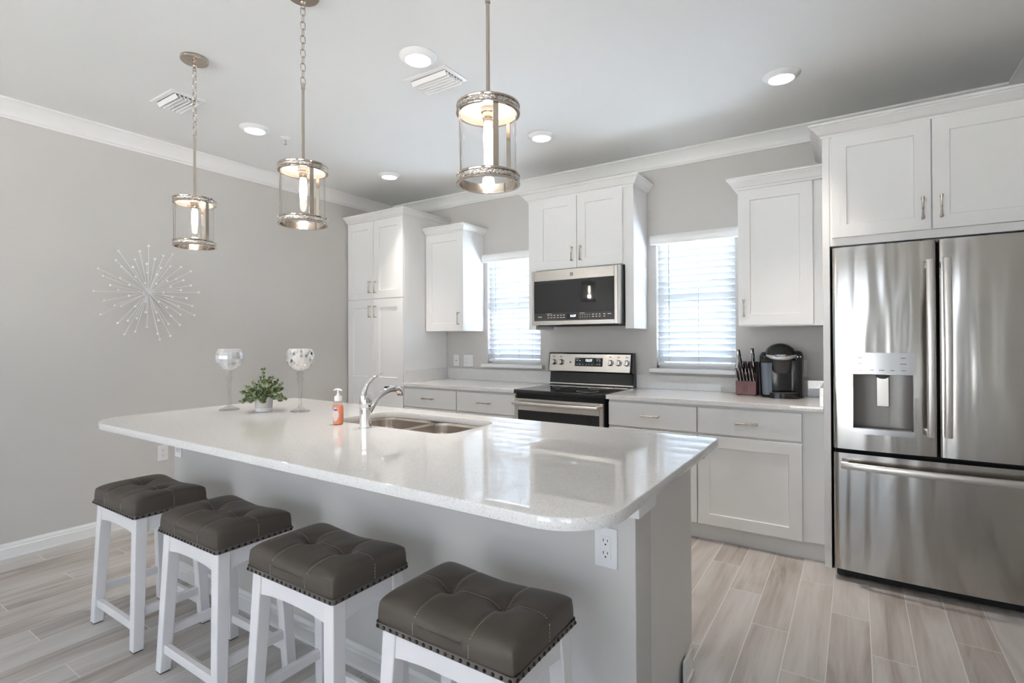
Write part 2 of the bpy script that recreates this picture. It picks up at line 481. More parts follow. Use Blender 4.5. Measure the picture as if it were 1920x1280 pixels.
def world_loc(o):
    v = Vector((0, 0, 0))
    while o is not None:
        v = v + o.location; o = o.parent
    return v
def obj(name, mb, mat, parent=None, angle=32, loc=None, merge=True, crisp=False):
    bm = mb.bm
    if merge: bmesh.ops.remove_doubles(bm, verts=bm.verts, dist=1e-5)
    bmesh.ops.recalc_face_normals(bm, faces=bm.faces)
    bm.normal_update()
    ca = math.radians(angle)
    for f in bm.faces: f.smooth = True
    for e in bm.edges:
        if len(e.link_faces) == 2:
            a_ = e.calc_face_angle(3.2)
            s0, s1 = sorted((e.link_faces[0].calc_area(), e.link_faces[1].calc_area()))
            e.smooth = a_ < ca and not (a_ > 0.09 and (s1 > 10 * s0 or (crisp and max(abs(e.link_faces[0].normal.z), abs(e.link_faces[1].normal.z)) > 0.9999)))
        else:
            e.smooth = False
    org = Vector(loc) if loc is not None else (world_loc(parent) if parent is not None else Vector((0, 0, 0)))
    bmesh.ops.translate(bm, verts=bm.verts, vec=-org)
    me = bpy.data.meshes.new(name)
    bm.to_mesh(me); bm.free()
    for mm in (mat if isinstance(mat, (list, tuple)) else [mat]): me.materials.append(mm)
    o = bpy.data.objects.new(name, me)
    COL.objects.link(o)
    if parent is not None:
        o.parent = parent
        o.location = org - world_loc(parent)
    else:
        o.location = org
    return o
def tag(o, label, cat, group=None, kind=None):
    o['label'] = label; o['category'] = cat
    if group: o['group'] = group
    if kind: o['kind'] = kind
    return o
def thing(name, label, cat, loc=(0, 0, 0), group=None, kind=None):
    o = bpy.data.objects.new(name, None)
    o.empty_display_size = 0.05
    COL.objects.link(o); o.location = loc
    return tag(o, label, cat, group, kind)
def struct(name, mb, mat, label, cat, parent=None, angle=32):
    o = obj(name, mb, mat, parent, angle)
    if parent is None: tag(o, label, cat, None, 'structure')
    return o
def dup(o, parent=None):
    c = o.copy(); COL.objects.link(c)
    if parent is not None: c.parent = parent
    for ch in list(o.children):
        dup(ch, c)
    return c
def text(name, body, size, mat, parent, origin, xdir=(1, 0, 0), ydir=(0, 0, 1), depth=0.0006, align='CENTER', spacing=1.0):
    cu = bpy.data.curves.new(name, 'FONT'); cu.body = body; cu.size = size; cu.extrude = depth
    cu.align_x = align; cu.align_y = 'CENTER'; cu.space_character = spacing
    tmp = bpy.data.objects.new(name, cu); COL.objects.link(tmp)
    dg = bpy.context.evaluated_depsgraph_get()
    me = bpy.data.meshes.new_from_object(tmp.evaluated_get(dg))
    bpy.data.objects.remove(tmp); bpy.data.curves.remove(cu)
    xd = Vector(xdir).normalized(); yd = Vector(ydir).normalized(); zd = xd.cross(yd)
    mt = Matrix((xd, yd, zd)).transposed().to_4x4(); mt.translation = Vector(origin) - world_loc(parent)
    me.transform(mt)
    me.materials.clear(); me.materials.append(mat)
    o = bpy.data.objects.new(name, me); COL.objects.link(o); o.parent = parent
    return o

def shaker(mb, x0, x1, z0, z1, yf, thick=0.020, rail=0.070, rec=0.009, mids=()):
    """shaker door facing -Y with recessed panels; mids = [(zlo, zhi)] of cross rails"""
    b = 0.0018
    xs = [x0, x0 + rail, x1 - rail, x1]
    zs = [z0, z0 + rail]
    for lo, hi in mids: zs += [lo, hi]
    zs += [z1 - rail, z1]
    def cl(x, lo, hi): return min(max(x, lo + b), hi - b)
    V = [[mb._v((cl(x, x0, x1), yf, cl(z, z0, z1))) for x in xs] for z in zs]
    for j in range(len(zs) - 1):
        for i in range(3):
            q = [V[j][i], V[j][i + 1], V[j + 1][i + 1], V[j + 1][i]]
            if i == 1 and j % 2 == 1:
                s_ = 0.003
                p = [mb._v((xs[1] + s_, yf + rec, zs[j] + s_)), mb._v((xs[2] - s_, yf + rec, zs[j] + s_)),
                     mb._v((xs[2] - s_, yf + rec, zs[j + 1] - s_)), mb._v((xs[1] + s_, yf + rec, zs[j + 1] - s_))]
                for k in range(4):
                    mb._f([q[k], q[(k + 1) % 4], p[(k + 1) % 4], p[k]])
                mb._f(p)
            else:
                mb._f(q)
    # chamfer, edges and back
    loop = [V[0][i] for i in range(4)] + [V[j][3] for j in range(1, len(zs))] + [V[-1][i] for i in (2, 1, 0)] + [V[j][0] for j in range(len(zs) - 2, 0, -1)]
    def push(v, y, e):
        co = (mb.m.inverted() @ v.co) if mb.m is not None else v.co
        x = x0 if abs(co.x - (x0 + b)) < 1e-6 else (x1 if abs(co.x - (x1 - b)) < 1e-6 else co.x)
        z = z0 if abs(co.z - (z0 + b)) < 1e-6 else (z1 if abs(co.z - (z1 - b)) < 1e-6 else co.z)
        return mb._v((x, y, z))
    l2 = [push(v, yf + b, 1) for v in loop]
    l3 = [push(v, yf + thick, 1) for v in loop]
    n = len(loop)
    for a, c in ((loop, l2), (l2, l3)):
        for i in range(n): mb._f([a[i], a[(i + 1) % n], c[(i + 1) % n], c[i]])
    mb._f(l3)
    return mb
def slab_door(mb, x0, x1, z0, z1, yf, thick=0.020):
    return mb.box(x0, x1, yf, yf + thick, z0, z1, 0.002)
def pull(cx, cz, yf, vertical=True, L=0.118, mtx=None):
    """flared bar pull on two posts, standing off the door face at yf"""
    mb = MB(mtx)
    s_k = 1.25
    prof = [(-0.5, .0048), (-0.49, .0060), (-0.40, .0058), (-0.36, .0046), (-0.12, .0034), (-0.04, .0036), (-0.025, .0048), (0.025, .0048), (0.04, .0036), (0.12, .0034), (0.36, .0046), (0.40, .0058), (0.49, .0060), (0.5, .0048)]
    yb = yf - 0.030
    pts = [((cx, yb, cz + t * L) if vertical else (cx + t * L, yb, cz)) for t, r in prof]
    mb.tube(pts, [r * s_k for t, r in prof], 12)
    for sgn in (-1, 1):
        p = (cx, yb, cz + sgn * 0.44 * L) if vertical else (cx + sgn * 0.44 * L, yb, cz)
        q = (p[0], yf + 0.001, p[2])
        mb.tube([p, ((p[0] + q[0]) / 2, (p[1] + q[1]) / 2, p[2]), q], [.004, .0042, .0062], 10)
    return mb
CROWN = [(0, 0), (.006, 0), (.006, .20), (.016, .24), (.022, .34), (.030, .52), (.040, .66), (.046, .72), (.046, .80), (.055, .84), (.055, 1.0)]
def cab_crown(x0, x1, yf, z0, z1, left=True, right=True, proj=0.055, yb=0.0):
    mb = MB(); k = proj / 0.055; rings = []
    for d, t in CROWN:
        d *= k; z = z0 + (z1 - z0) * t
        dl = d if left else 0.0; dr = d if right else 0.0
        rings.append([(x0 - dl, yb, z), (x0 - dl, yf - d, z), (x1 + dr, yf - d, z), (x1 + dr, yb, z)])
    return mb.ring_loft(rings, True, True, True)

# ================================================================== THE SETTING
XR = 5.137           # right wall
YR = -7.45           # rear wall of the living room
WT = 0.14            # wall thickness
WINS = [(1.303, 1.899), (2.974, 3.566)]
WZ0, WZ1 = 1.078, 2.10
mb = MB(); mb.box(-WT, XR + WT, YR - WT, WT, -0.10, 0.0)
struct('floor', mb, M['floor'], 'wood-look tile plank floor in pale grey-brown with white grout', 'floor')
mb = MB(); mb.box(-WT, XR + WT, YR - WT, WT, H, H + 0.10)
struct('ceiling', mb, M['ceiling'], 'white painted ceiling of the kitchen', 'ceiling')
mb = MB(); mb.box(-WT, 0, YR - WT, WT, 0, H)
struct('wall_left', mb, M['wall'], 'greige wall that carries the silver sunburst', 'wall')
mb = MB(); mb.box(XR, XR + WT, -4.75, WT, 0, H); mb.box(XR, XR + WT, YR - WT, -6.75, 0, H); mb.box(XR, XR + WT, -6.75, -4.75, 0, .45); mb.box(XR, XR + WT, -6.75, -4.75, 2.15, H)
struct('wall_right', mb, M['wall'], 'greige wall beyond the refrigerator', 'wall')
mb = MB()
xs = [0, WINS[0][0], WINS[0][1], WINS[1][0], WINS[1][1], XR]
for i in range(5):
    if i % 2 == 0: mb.box(xs[i], xs[i + 1], 0, WT, 0, H)
    else:
        mb.box(xs[i], xs[i + 1], 0, WT, 0, WZ0); mb.box(xs[i], xs[i + 1], 0, WT, WZ1, H)
struct('wall_back', mb, M['wall'], 'greige wall with two windows behind the wall cabinets', 'wall')
DX0, DX1, DZ1 = 2.30, 4.20, 2.32
mb = MB()
mb.box(0, .32, YR - WT, YR, 0, H); mb.box(1.98, DX0, YR - WT, YR, 0, H); mb.box(.32, 1.98, YR - WT, YR, 0, .88); mb.box(.32, 1.98, YR - WT, YR, 2.22, H); mb.box(DX1, XR, YR - WT, YR, 0, H); mb.box(DX0, DX1, YR - WT, YR, DZ1, H)
struct('wall_rear', mb, M['wall'], 'greige wall around the wide glazed garden door', 'wall')

# glazed garden door behind the camera: three panels
d1 = thing('door_1', 'wide white framed glazed garden door of two panels', 'door', ((DX0 + DX1) / 2, YR - 0.07, 0), kind='structure')
mb = MB(); w3 = (DX1 - DX0) / 2
for i in range(2):
    a, b_ = DX0 + i * w3, DX0 + (i + 1) * w3
    mb.box(a, a + .05, YR - .10, YR - .05, 0, DZ1, .003); mb.box(b_ - .05, b_, YR - .10, YR - .05, 0, DZ1, .003)
    mb.box(a + .05, b_ - .05, YR - .10, YR - .05, DZ1 - .06, DZ1, .003); mb.box(a + .05, b_ - .05, YR - .10, YR - .05, 0, .09, .003)
obj('door_frame', mb, M['trim'], d1)
mb = MB()
for i in range(2):
    a, b_ = DX0 + i * w3, DX0 + (i + 1) * w3
    mb.box(a + .05, b_ - .05, YR - .079, YR - .073, .09, DZ1 - .06)
obj('pane', mb, M['pane'], d1)

w = thing('window_3', 'wide white framed window added beside the garden door for more daylight', 'window', (1.15, YR - .07, .88), kind='structure')  # unseen window, added to raise the daylight from the rear
mb = MB(); f = .05
mb.box(.32, .32 + f, YR - .10, YR - .05, .88, 2.22, .003); mb.box(1.98 - f, 1.98, YR - .10, YR - .05, .88, 2.22, .003)
mb.box(.32 + f, 1.98 - f, YR - .10, YR - .05, .88, .88 + f, .003); mb.box(.32 + f, 1.98 - f, YR - .10, YR - .05, 2.22 - f, 2.22, .003); mb.box(1.125, 1.175, YR - .10, YR - .05, .88 + f, 2.22 - f, .003)
obj('window_frame', mb, M['trim'], w)
mb = MB(); mb.box(.32 + f, 1.125, YR - .079, YR - .073, .88 + f, 2.22 - f); mb.box(1.175, 1.98 - f, YR - .079, YR - .073, .88 + f, 2.22 - f)
obj('pane', mb, M['pane'], w)

w = thing('window_4', 'white framed window added in the wall beyond the refrigerator to light the island end', 'window', (XR + .07, -5.75, .45), kind='structure')  # unseen window, added so the island end gets light from the side
mb = MB(); f = .05
mb.box(XR + .05, XR + .10, -6.75, -6.75 + f, .45, 2.15, .003); mb.box(XR + .05, XR + .10, -4.75 - f, -4.75, .45, 2.15, .003)
mb.box(XR + .05, XR + .10, -6.75 + f, -4.75 - f, .45, .45 + f, .003); mb.box(XR + .05, XR + .10, -6.75 + f, -4.75 - f, 2.15 - f, 2.15, .003); mb.box(XR + .05, XR + .10, -5.775, -5.725, .45 + f, 2.15 - f, .003)
obj('window_frame', mb, M['trim'], w)
mb = MB(); mb.box(XR + .072, XR + .078, -6.75 + f, -5.775, .45 + f, 2.15 - f); mb.box(XR + .072, XR + .078, -5.725, -4.75 - f, .45 + f, 2.15 - f)
obj('pane', mb, M['pane'], w)

# windows in the back wall
for i, (a, b_) in enumerate(WINS):
    w = thing('window_%d' % (i + 1), ['white framed window between the pantry side and the range', 'white framed window between the range and the coffee maker'][i], 'window', ((a + b_) / 2, 0.05, WZ0), kind='structure')
    mb = MB(); f = .045
    mb.box(a, a + f, .06, .12, WZ0, WZ1, .002); mb.box(b_ - f, b_, .06, .12, WZ0, WZ1, .002)
    mb.box(a + f, b_ - f, .06, .12, WZ0, WZ0 + f, .002); mb.box(a + f, b_ - f, .06, .12, WZ1 - f, WZ1, .002)
    zm = (WZ0 + WZ1) / 2
    mb.box(a + f, b_ - f, .07, .11, zm - .02, zm + .02, .002)
    obj('window_frame', mb, M['trim'], w)
    mb = MB(); mb.box(a + f, b_ - f, .088, .092, WZ0 + f, zm - .02); mb.box(a + f, b_ - f, .088, .092, zm + .02, WZ1 - f)
    obj('pane', mb, M['pane'], w)
    mb = MB()
    mb.box(a - .045, b_ + .045, -.060, .0, WZ0 - .033, WZ0, .004, 2); mb.box(a + .001, b_ - .001, -.001, .06, WZ0 - .02, WZ0 + .0005)
    obj('sill', mb, M['trim'], w)

# crown mouldings of the room and the baseboard
RC = [(0, -.105), (.012, -.105), (.014, -.094), (.022, -.088), (.026, -.072), (.038, -.050), (.056, -.030), (.066, -.022), (.072, -.016), (.087, -.012), (.087, 0)]
mb = MB(); mb.ring_loft([[(d, YR, H + t), (d, -d, H + t)] for d, t in RC], False, False, False)
struct('trim_1', mb, M['trim'], 'white crown moulding along the sunburst wall', 'crown moulding')
mb = MB(); mb.ring_loft([[(d, -d, H + t), (XR - d, -d, H + t)] for d, t in RC], False, False, False)
struct('trim_2', mb, M['trim'], 'white crown moulding above the wall cabinets and windows', 'crown moulding')
mb = MB(); mb.ring_loft([[(XR - d, -d, H + t), (XR - d, YR, H + t)] for d, t in RC], False, False, False)
struct('trim_3', mb, M['trim'], 'white crown moulding beyond the refrigerator cabinet', 'crown moulding')
BB = [(0, .092), (.006, .092), (.008, .084), (.012, .078), (.012, .066), (.016, .062), (.016, .014), (.018, .010), (.018, 0)]
mb = MB(); mb.ring_loft([[(d, YR, t), (d, -.64, t)] for d, t in BB], False, False, False)
struct('baseboard_left', mb, M['trim'], 'white stepped baseboard under the sunburst wall', 'baseboard')

# outdoors: dark and pale ground shaped for the bounced daylight, and a neighbouring house
mb = MB(); mb.box(-12, 18, .16, 1.45, -.30, -.20)
struct('added_dark_strip', mb, M['dark_ground'], 'dark strip of ground added under the kitchen windows to keep bounced light off the slats', 'ground')  # added strip, kept dark so little light bounces up to the slats
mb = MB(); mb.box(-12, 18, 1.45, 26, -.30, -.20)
struct('ground', mb, M['ext'], 'pale blue ground outside the kitchen windows, coloured to bounce cool light onto the ceiling', 'ground')  # bright tinted ground serving as a reflector for the ceiling
mb = MB(); mb.box(-12, 18, -30, YR - .6, -.30, -.20)
mb.box(XR + .5, 18, YR - .6, .16, -.30, -.20)
struct('terrace', mb, M['lawn'], 'grey terrace outside the garden door', 'ground')

NB = thing('neighbour_house', 'blue grey neighbouring house glimpsed in slivers between the blind slats', 'house', (3, 9.0, -.2), kind='structure')
mb = MB(); mb.box(-9, 15, 9.0, 9.3, -.2, 4.2); obj('siding', mb, M['siding'], NB)
mb = MB()
for x_ in (-3.2, 0.4, 2.0, 5.5): mb.box(x_, x_ + 1.1, 8.96, 9.0, .9, 2.3)
obj('window_row', mb, M['dark_steel'], NB)
mb = MB(); mb.ring_loft([[(x_, 8.5, 4.1), (x_, 13.0, 6.3), (x_, 13.0, 6.1), (x_, 8.5, 3.95)] for x_ in (-9.4, 15.4)]); obj('roof', mb, M['dark_steel'], NB)

# ================================================================== CABINETS
def cab_thing(name, label, loc, group=None):
    return thing(name, label, 'cabinet', loc, group)
def add_door(parent, x0, x1, z0, z1, yf, hx=None, hz=None, rail=.070, mids=(), mtx=None, vertical=True):
    mb = MB(mtx); shaker(mb, x0, x1, z0, z1, yf, .020, rail, .009, mids)
    d = obj('door', mb, M['cab'], parent)
    if hx is not None: obj('handle', pull(hx, hz, yf, vertical, mtx=mtx), M['nickel'], d)
    return d
def add_drawer(parent, x0, x1, z0, z1, yf, hx, hz, mtx=None):
    mb = MB(mtx); slab_door(mb, x0, x1, z0, z1, yf)
    d = obj('drawer', mb, M['cab'], parent)
    obj('handle', pull(hx, hz, yf, False, .128, mtx), M['nickel'], d)
    return d

# pantry
P = cab_thing('pantry_cabinet', 'tall white pantry cabinet with four panelled doors in the corner', (.40, -.31, 0))
mb = MB(); mb.box(.004, .788, -.613, -.003, .10, 2.50, .0015)
obj('body', mb, M['cab'], P)
mb = MB(); mb.box(.004, .788, -.56, -.10, 0, .10); obj('toe_kick', mb, M['toe'], P)
obj('crown_molding', cab_crown(.012, .788, -.630, 2.474, 2.539, False, True, .060, -.003), M['cab'], P)
add_door(P, .018, .3885, 1.713, 2.472, -.633, .352, 1.826, .076)
add_door(P, .3925, .786, 1.713, 2.472, -.633, .427, 1.822, .076)
add_door(P, .018, .3885, .115, 1.703, -.633, .352, 1.588, .076, [(.868, .955)])
add_door(P, .3925, .786, .115, 1.703, -.633, .427, 1.586, .076, [(.868, .955)])

# left wall cabinet
U = cab_thing('wall_cabinet', 'small white wall cabinet beside the pantry, left of the left window', (1.03, -.16, 1.39))
mb = MB(); mb.box(.797, 1.2608, -.310, -.003, 1.3935, 2.335, .0015); obj('body', mb, M['cab'], U)
obj('crown_molding', cab_crown(.797, 1.2608, -.330, 2.3218, 2.389, False, True, .056, -.003), M['cab'], U)
add_door(U, .797, 1.2600, 1.394, 2.3215, -.330, 1.212, 1.510, .074)

# cabinet over the microwave with side panels reaching down
MC = cab_thing('microwave_cabinet', 'white two-door cabinet above the microwave with long side panels', (2.433, -.16, 1.39))
mb = MB(); mb.box(1.966, 2.9004, -.312, -.003, 1.885, 2.49, .0015); obj('body', mb, M['cab'], MC)
mb = MB(); mb.box(1.966, 2.036, -.312, -.003, 1.392, 1.886, .0015); obj('side_panel', mb, M['cab'], MC)
mb = MB(); mb.box(2.832, 2.9004, -.312, -.003, 1.392, 1.886, .0015); obj('side_panel', mb, M['cab'], MC)
obj('crown_molding', cab_crown(1.966, 2.9004, -.312, 2.478, 2.555, True, True, .056, -.003), M['cab'], MC)
add_door(MC, 2.046, 2.4285, 1.890, 2.476, -.332, 2.394, 2.002, .072)
add_door(MC, 2.4325, 2.818, 1.890, 2.476, -.332, 2.470, 2.002, .072)

# right wall cabinet
V = cab_thing('wall_cabinet', 'white single-door wall cabinet over the coffee maker', (3.89, -.16, 1.39))
mb = MB(); mb.box(3.6433, 4.151, -.315, -.003, 1.3935, 2.325, .0015); obj('body', mb, M['cab'], V)
obj('crown_molding', cab_crown(3.6433, 4.151, -.335, 2.314, 2.389, True, False, .062, -.003), M['cab'], V)
mb = MB(); mb.box(4.092, 4.151, -.3165, -.313, 1.3935, 2.313); obj('filler_strip', mb, M['cab'], V)
add_door(V, 3.6443, 4.0864, 1.400, 2.3135, -.335, 3.681, 1.517, .074)

# refrigerator surround and the cabinet above it
FC = cab_thing('refrigerator_cabinet', 'deep white two-door cabinet above the stainless refrigerator with tall side panel', (4.63, -.32, 0))
mb = MB(); mb.box(4.1523, 4.1873, -.647, -.003, 0.0, 2.47, .0012); obj('side_panel', mb, M['cab'], FC)
mb = MB(); mb.box(4.1875, 5.134, -.643, -.003, 1.835, 2.47, .0012); obj('body', mb, M['cab'], FC)
obj('crown_molding', cab_crown(4.1523, 5.134, -.647, 2.456, 2.528, True, False, .066, -.003), M['cab'], FC)
add_door(FC, 4.200, 4.6425, 1.879, 2.4555, -.663, 4.606, 1.989, .070)
add_door(FC, 4.6475, 5.090, 1.879, 2.4555, -.663, 4.682, 1.990, .070)

# base cabinets
def base_cab(x0, x1, label, door_h=None, fill_to=None, flip=False):
    b = cab_thing('base_cabinet', label, ((x0 + x1) / 2, -.31, 0), 'base cabinets under the back counter')
    xe = fill_to or x1
    mb = MB(); mb.box(x0, xe, -.610, -.003, .112, .882, .001); obj('body', mb, M['cab'], b)
    mb = MB(); mb.box(x0, xe, -.575, -.10, 0, .112); obj('toe_kick', mb, M['toe'], b)
    xc = (x0 + x1) / 2
    add_drawer(b, x0 + .004, x1 - .004, .700, .866, -.630, xc, .784)
    add_door(b, x0 + .004, x1 - .004, .1134, .686, -.630, (x1 - .045) if flip else (x0 + .045), .600, .070)
    return b
base_cab(.790, 1.420, 'white base cabinet with one drawer next to the pantry', flip=True)
base_cab(1.420, 2.030, 'white base cabinet with one drawer at the left flank of the range')
base_cab(2.8205, 3.440, 'white base cabinet with one drawer at the right flank of the range', flip=True)
base_cab(3.440, 4.0435, 'white base cabinet with drawer and panelled door beside the refrigerator panel', fill_to=4.151)

# back counters
def counter(x0, x1, label, side):
    c = thing('countertop', label, 'countertop', ((x0 + x1) / 2, -.32, .883), 'quartz counters along the back wall')
    mb = MB(); mb.box(x0, x1, -.652, -.001, .8835, .914, .0025, 2); obj('worktop', mb, M['quartz'], c)
    mb = MB(); mb.box(x0, x1, -.021, -.0012, .914, 1.0228, .0015); obj('backsplash', mb, M['quartz'], c)
    mb = MB()
    if side < 0: mb.box(x0 + .0005, x0 + .021, -.630, -.021, .914, 1.0228, .0015)
    else: mb.box(x1 - .021, x1 - .0005, -.630, -.021, .914, 1.0228, .0015)
    obj('side_splash', mb, M['quartz'], c)
counter(.789, 2.034, 'white quartz counter between the pantry and the range', -1)
counter(2.8116, 4.1515, 'white quartz counter under the knife block and coffee maker', 1)

# ================================================================== RANGE
RG = thing('electric_range', 'stainless electric range with black glass cooktop under the microwave', 'range', (2.42, -.33, 0))
rx0, rx1 = 2.040, 2.803
mb = MB(); mb.box(rx0 + .002, rx1 - .002, -.640, -.03, .02, .885, .002); obj('body', mb, M['gap_black'], RG)
mb = MB(); mb.box(rx0 - .004, rx1 + .004, -.668, -.09, .885, .917, .005, 2)
ct = obj('cooktop', mb, M['glass_black'], RG)
mb = MB()
for cx_, cy_, r_ in ((2.24, -.50, .105), (2.60, -.50, .085), (2.24, -.24, .075), (2.60, -.24, .105), (2.42, -.22, .055)):
    mb.torus((cx_, cy_, .9172), r_, .0011, 48, 4)
obj('burner_rings', mb, M['dark_steel'], ct)
mb = MB(); mb.box(rx0 - .004, rx1 + .004, -.092, -.070, .917, .935, .004, 2); obj('rear_trim', mb, M['steel_small'], ct)
# backguard: black slanted riser and a stainless control face above
mb = MB()
mb.ring_loft([[(x, -.030, .905), (x, -.085, .905), (x, -.068, 1.028), (x, -.100, 1.030), (x, -.108, 1.040), (x, -.090, 1.186), (x, -.082, 1.196), (x, -.030, 1.196)] for x in (rx0, rx1 + .004)], True, True, True)
bgd = obj('backguard', mb, M['black_gloss'], RG)
mb = MB()
def face(x, t): return (x, -.1085 + .0180 * t - .0025, 1.036 + .150 * t)
fa = [face(rx0 + .006, 0.0), face(rx1 - .016, 0.0), face(rx1 - .010, 1.0), face(rx0 + .010, 1.0)]
fb = [(p[0], p[1] + .006, p[2]) for p in fa]
mb.ring_loft([fb, fa], True, True, True)
bmesh.ops.bevel(mb.bm, geom=[e for e in mb.bm.edges], offset=.003, segments=2, affect='EDGES', profile=.5)
cp = obj('control_panel', mb, M['steel_small'], RG)
mtx = Matrix.Translation((2.4235, -.1035, 1.118)) @ Matrix.Rotation(-math.atan2(.0180, .150), 4, 'X')
mb = MB(mtx); mb.box(-.1265, .1265, -.0035, .003, -.036, .036, .004, 2); dp = obj('display', mb, M['glass_black'], cp)
fx = Vector((1, 0, 0)); fz = (mtx.to_3x3() @ Vector((0, 0, 1)))
text('clock_digits', '12:27', .027, M['digits'], dp, mtx @ Vector((.004, -.0042, .013)), fx, fz, spacing=1.05)
for px_, pz_, w_, h_ in ((-.104, .012, .006, .002), (-.078, .012, .006, .002), (.080, .012, .006, .002), (.104, .012, .006, .002),
                         (-.104, -.020, .006, .002), (-.078, -.020, .006, .002), (.080, -.020, .006, .002), (.104, -.020, .006, .002),
                         (-.105, .0268, .020, .0008), (.090, .0268, .020, .0008), (-.05, -.022, .004, .002), (-.018, -.022, .004, .002), (.008, -.022, .004, .002), (.035, -.022, .004, .002)):
    mb = MB(mtx); mb.box(px_ - w_, px_ + w_, -.0042, -.0034, pz_ - h_, pz_ + h_); obj('key_mark', mb, M['print_white'], dp)
for kx in (2.091, 2.162, 2.254, 2.620, 2.691, 2.761):
    x_ = kx - 2.4235; mb = MB(mtx)
    if kx == 2.254: mb.box(x_ - .006, x_ + .006, -.0035, .001, -.012, .004)
    else: mb.box(x_ - .009, x_ + .009, -.0027, .001, .041, .046)
    obj('indicator_mark', mb, M['print_grey'], cp)
for kx in (2.091, 2.162, 2.620, 2.691, 2.761):
    km = Matrix.Translation((kx, -.1055, 1.114)) @ Matrix.Rotation(-math.atan2(.0180, .150), 4, 'X')
    mb = MB(km); mb.lathe([(.0255, 0), (.0255, .006), (.0225, .010), (.0215, .026), (.019, .030), (.0, .031)], (0, 0, 0), 28, True, False, axis='y')
    kb = obj('knob', mb, M['steel_small'], RG)
    mb = MB(km); mb.box(-.0042, .0042, -.036, -.026, -.020, .020, .002, 2); obj('grip', mb, M['chrome'], kb)
# oven door
mb = MB(); yf = -.664
zt, zb, wz0, wz1 = .848, .20, .30, .757
wx0, wx1 = rx0 + .034, rx1 - .038
mb.box(rx0, wx0, yf, -.642, zb, zt, .003); mb.box(wx1, rx1 - .006, yf, -.642, zb, zt, .003)
mb.box(wx0, wx1, yf, -.642, wz1, zt, .002); mb.box(wx0, wx1, yf, -.642, zb, wz0, .002)
od = obj('oven_door', mb, M['steel_small'], RG)
mb = MB(); mb.box(wx0, wx1, yf + .003, -.644, wz0, wz1); obj('oven_window', mb, M['glass_black'], od)
mb = MB()
pts = []; n = 24
for i in range(n + 1):
    t = i / n; pts.append((rx0 + .014 + t * (rx1 - rx0 - .040), -.713 - .012 * math.sin(math.pi * t), .818))
mb.tube(pts, .0155, 14, flat=.8)
for x_ in (rx0 + .03, rx1 - .043): mb.box(x_ - .011, x_ + .011, -.716, yf + .001, .807, .829, .003, 2)
obj('handle', mb, M['steel_handle'], od)
mb = MB(); mb.box(rx0, rx1 - .006, yf, -.642, .055, .190, .003); obj('storage_drawer', mb, M['steel_small'], RG)
for x_ in (rx0 + .05, rx1 - .05):
    for y_ in (-.58, -.10):
        mb = MB(); mb.cyl((x_, y_, 0), (x_, y_, .022), .016); obj('foot', mb, M['black'], RG)

# ================================================================== MICROWAVE
MW = thing('microwave', 'stainless over-the-range microwave hung below the two-door cabinet', 'microwave', (2.434, -.2, 1.43))
mx0, mx1, mz0, mz1, my = 2.046, 2.822, 1.428, 1.873, -.400
mb = MB(); mb.box(mx0 + .002, mx1 - .002, -.365, -.004, mz0 + .004, mz1 + .006, .002); obj('body', mb, M['dark_steel'], MW)
mb = MB(); mb.box(mx0 + .03, mx1 - .03, -.350, -.03, mz0 - .008, mz0 + .006, .003); obj('bottom_plate', mb, M['gap_black'], MW)
mb = MB()
gx0, gx1, gz0, gz1 = 2.070, 2.778, 1.463, 1.790
mb.box(mx0, gx0, my, -.366, mz0, mz1, .0025); mb.box(gx1, mx1 - .018, my, -.366, mz0, mz1, .0025)
mb.box(gx0, gx1, my, -.366, gz1, mz1, .0025); mb.box(gx0, gx1, my, -.366, mz0, gz0, .0025)
mf = obj('door', mb, M['steel_small'], MW)
mb = MB(); mb.ring_loft([[(mx1 - .017, my + .004, z), (mx1 - .008, my - .008, z), (mx1, my - .004, z), (mx1, -.366, z), (mx1 - .017, -.366, z)] for z in (mz0, mz1)])
obj('handle_edge', mb, M['steel_handle'], mf)
mb = MB(); mb.box(gx0, gx1, my + .002, -.368, 1.5262, gz1, .001); obj('window', mb, M['glass_black'], mf)
mb = MB(); mb.box(gx0, gx1, my + .002, -.368, gz0, 1.526, .001); cs = obj('control_strip', mb, M['strip'], mf)
mb = MB(); mb.box(2.372, 2.470, my + .0012, my + .004, 1.476, 1.514, .0005); obj('display', mb, M['gap_black'], cs)
text('clock_digits', '12:27', .024, M['digits'], cs, (2.428, my + .0008, 1.4965))
text('lettering', 'Profile', .013, M['print_white'], cs, (2.126, my + .0012, 1.4945))
mb = MB()
for z_ in (1.488, 1.506):
    for x_ in (2.205, 2.233, 2.261, 2.292, 2.320, 2.346): mb.box(x_ - .008, x_ + .008, my + .0012, my + .003, z_ - .0016, z_ + .0016)
    for x_ in (2.492, 2.512, 2.532, 2.552, 2.572): mb.box(x_ - .002, x_ + .002, my + .0012, my + .003, z_ - .0024, z_ + .0024)
    for x_ in (2.602, 2.630, 2.658, 2.696): mb.box(x_ - .007, x_ + .007, my + .0012, my + .003, z_ - .0022, z_ + .0022)
mb.box(2.722, 2.752, my + .0012, my + .003, 1.504, 1.508); mb.box(2.49, 2.53, my + .0012, my + .003, 1.517, 1.519); mb.box(2.19, 2.235, my + .0012, my + .003, 1.517, 1.519)
obj('printed_lettering', mb, M['print_white'], cs)
mb = MB(); mb.torus((2.418, my - .0005, 1.831), .0125, .0012, 36, 6, 'y'); mb.lathe([(.012, -.0006), (.012, .0006)], (2.418, my, 1.831), 28, axis='y')
em = obj('emblem', mb, M['dark_steel'], mf)
text('monogram', 'GE', .014, M['silver'], em, (2.418, my - .0012, 1.831), spacing=.8)

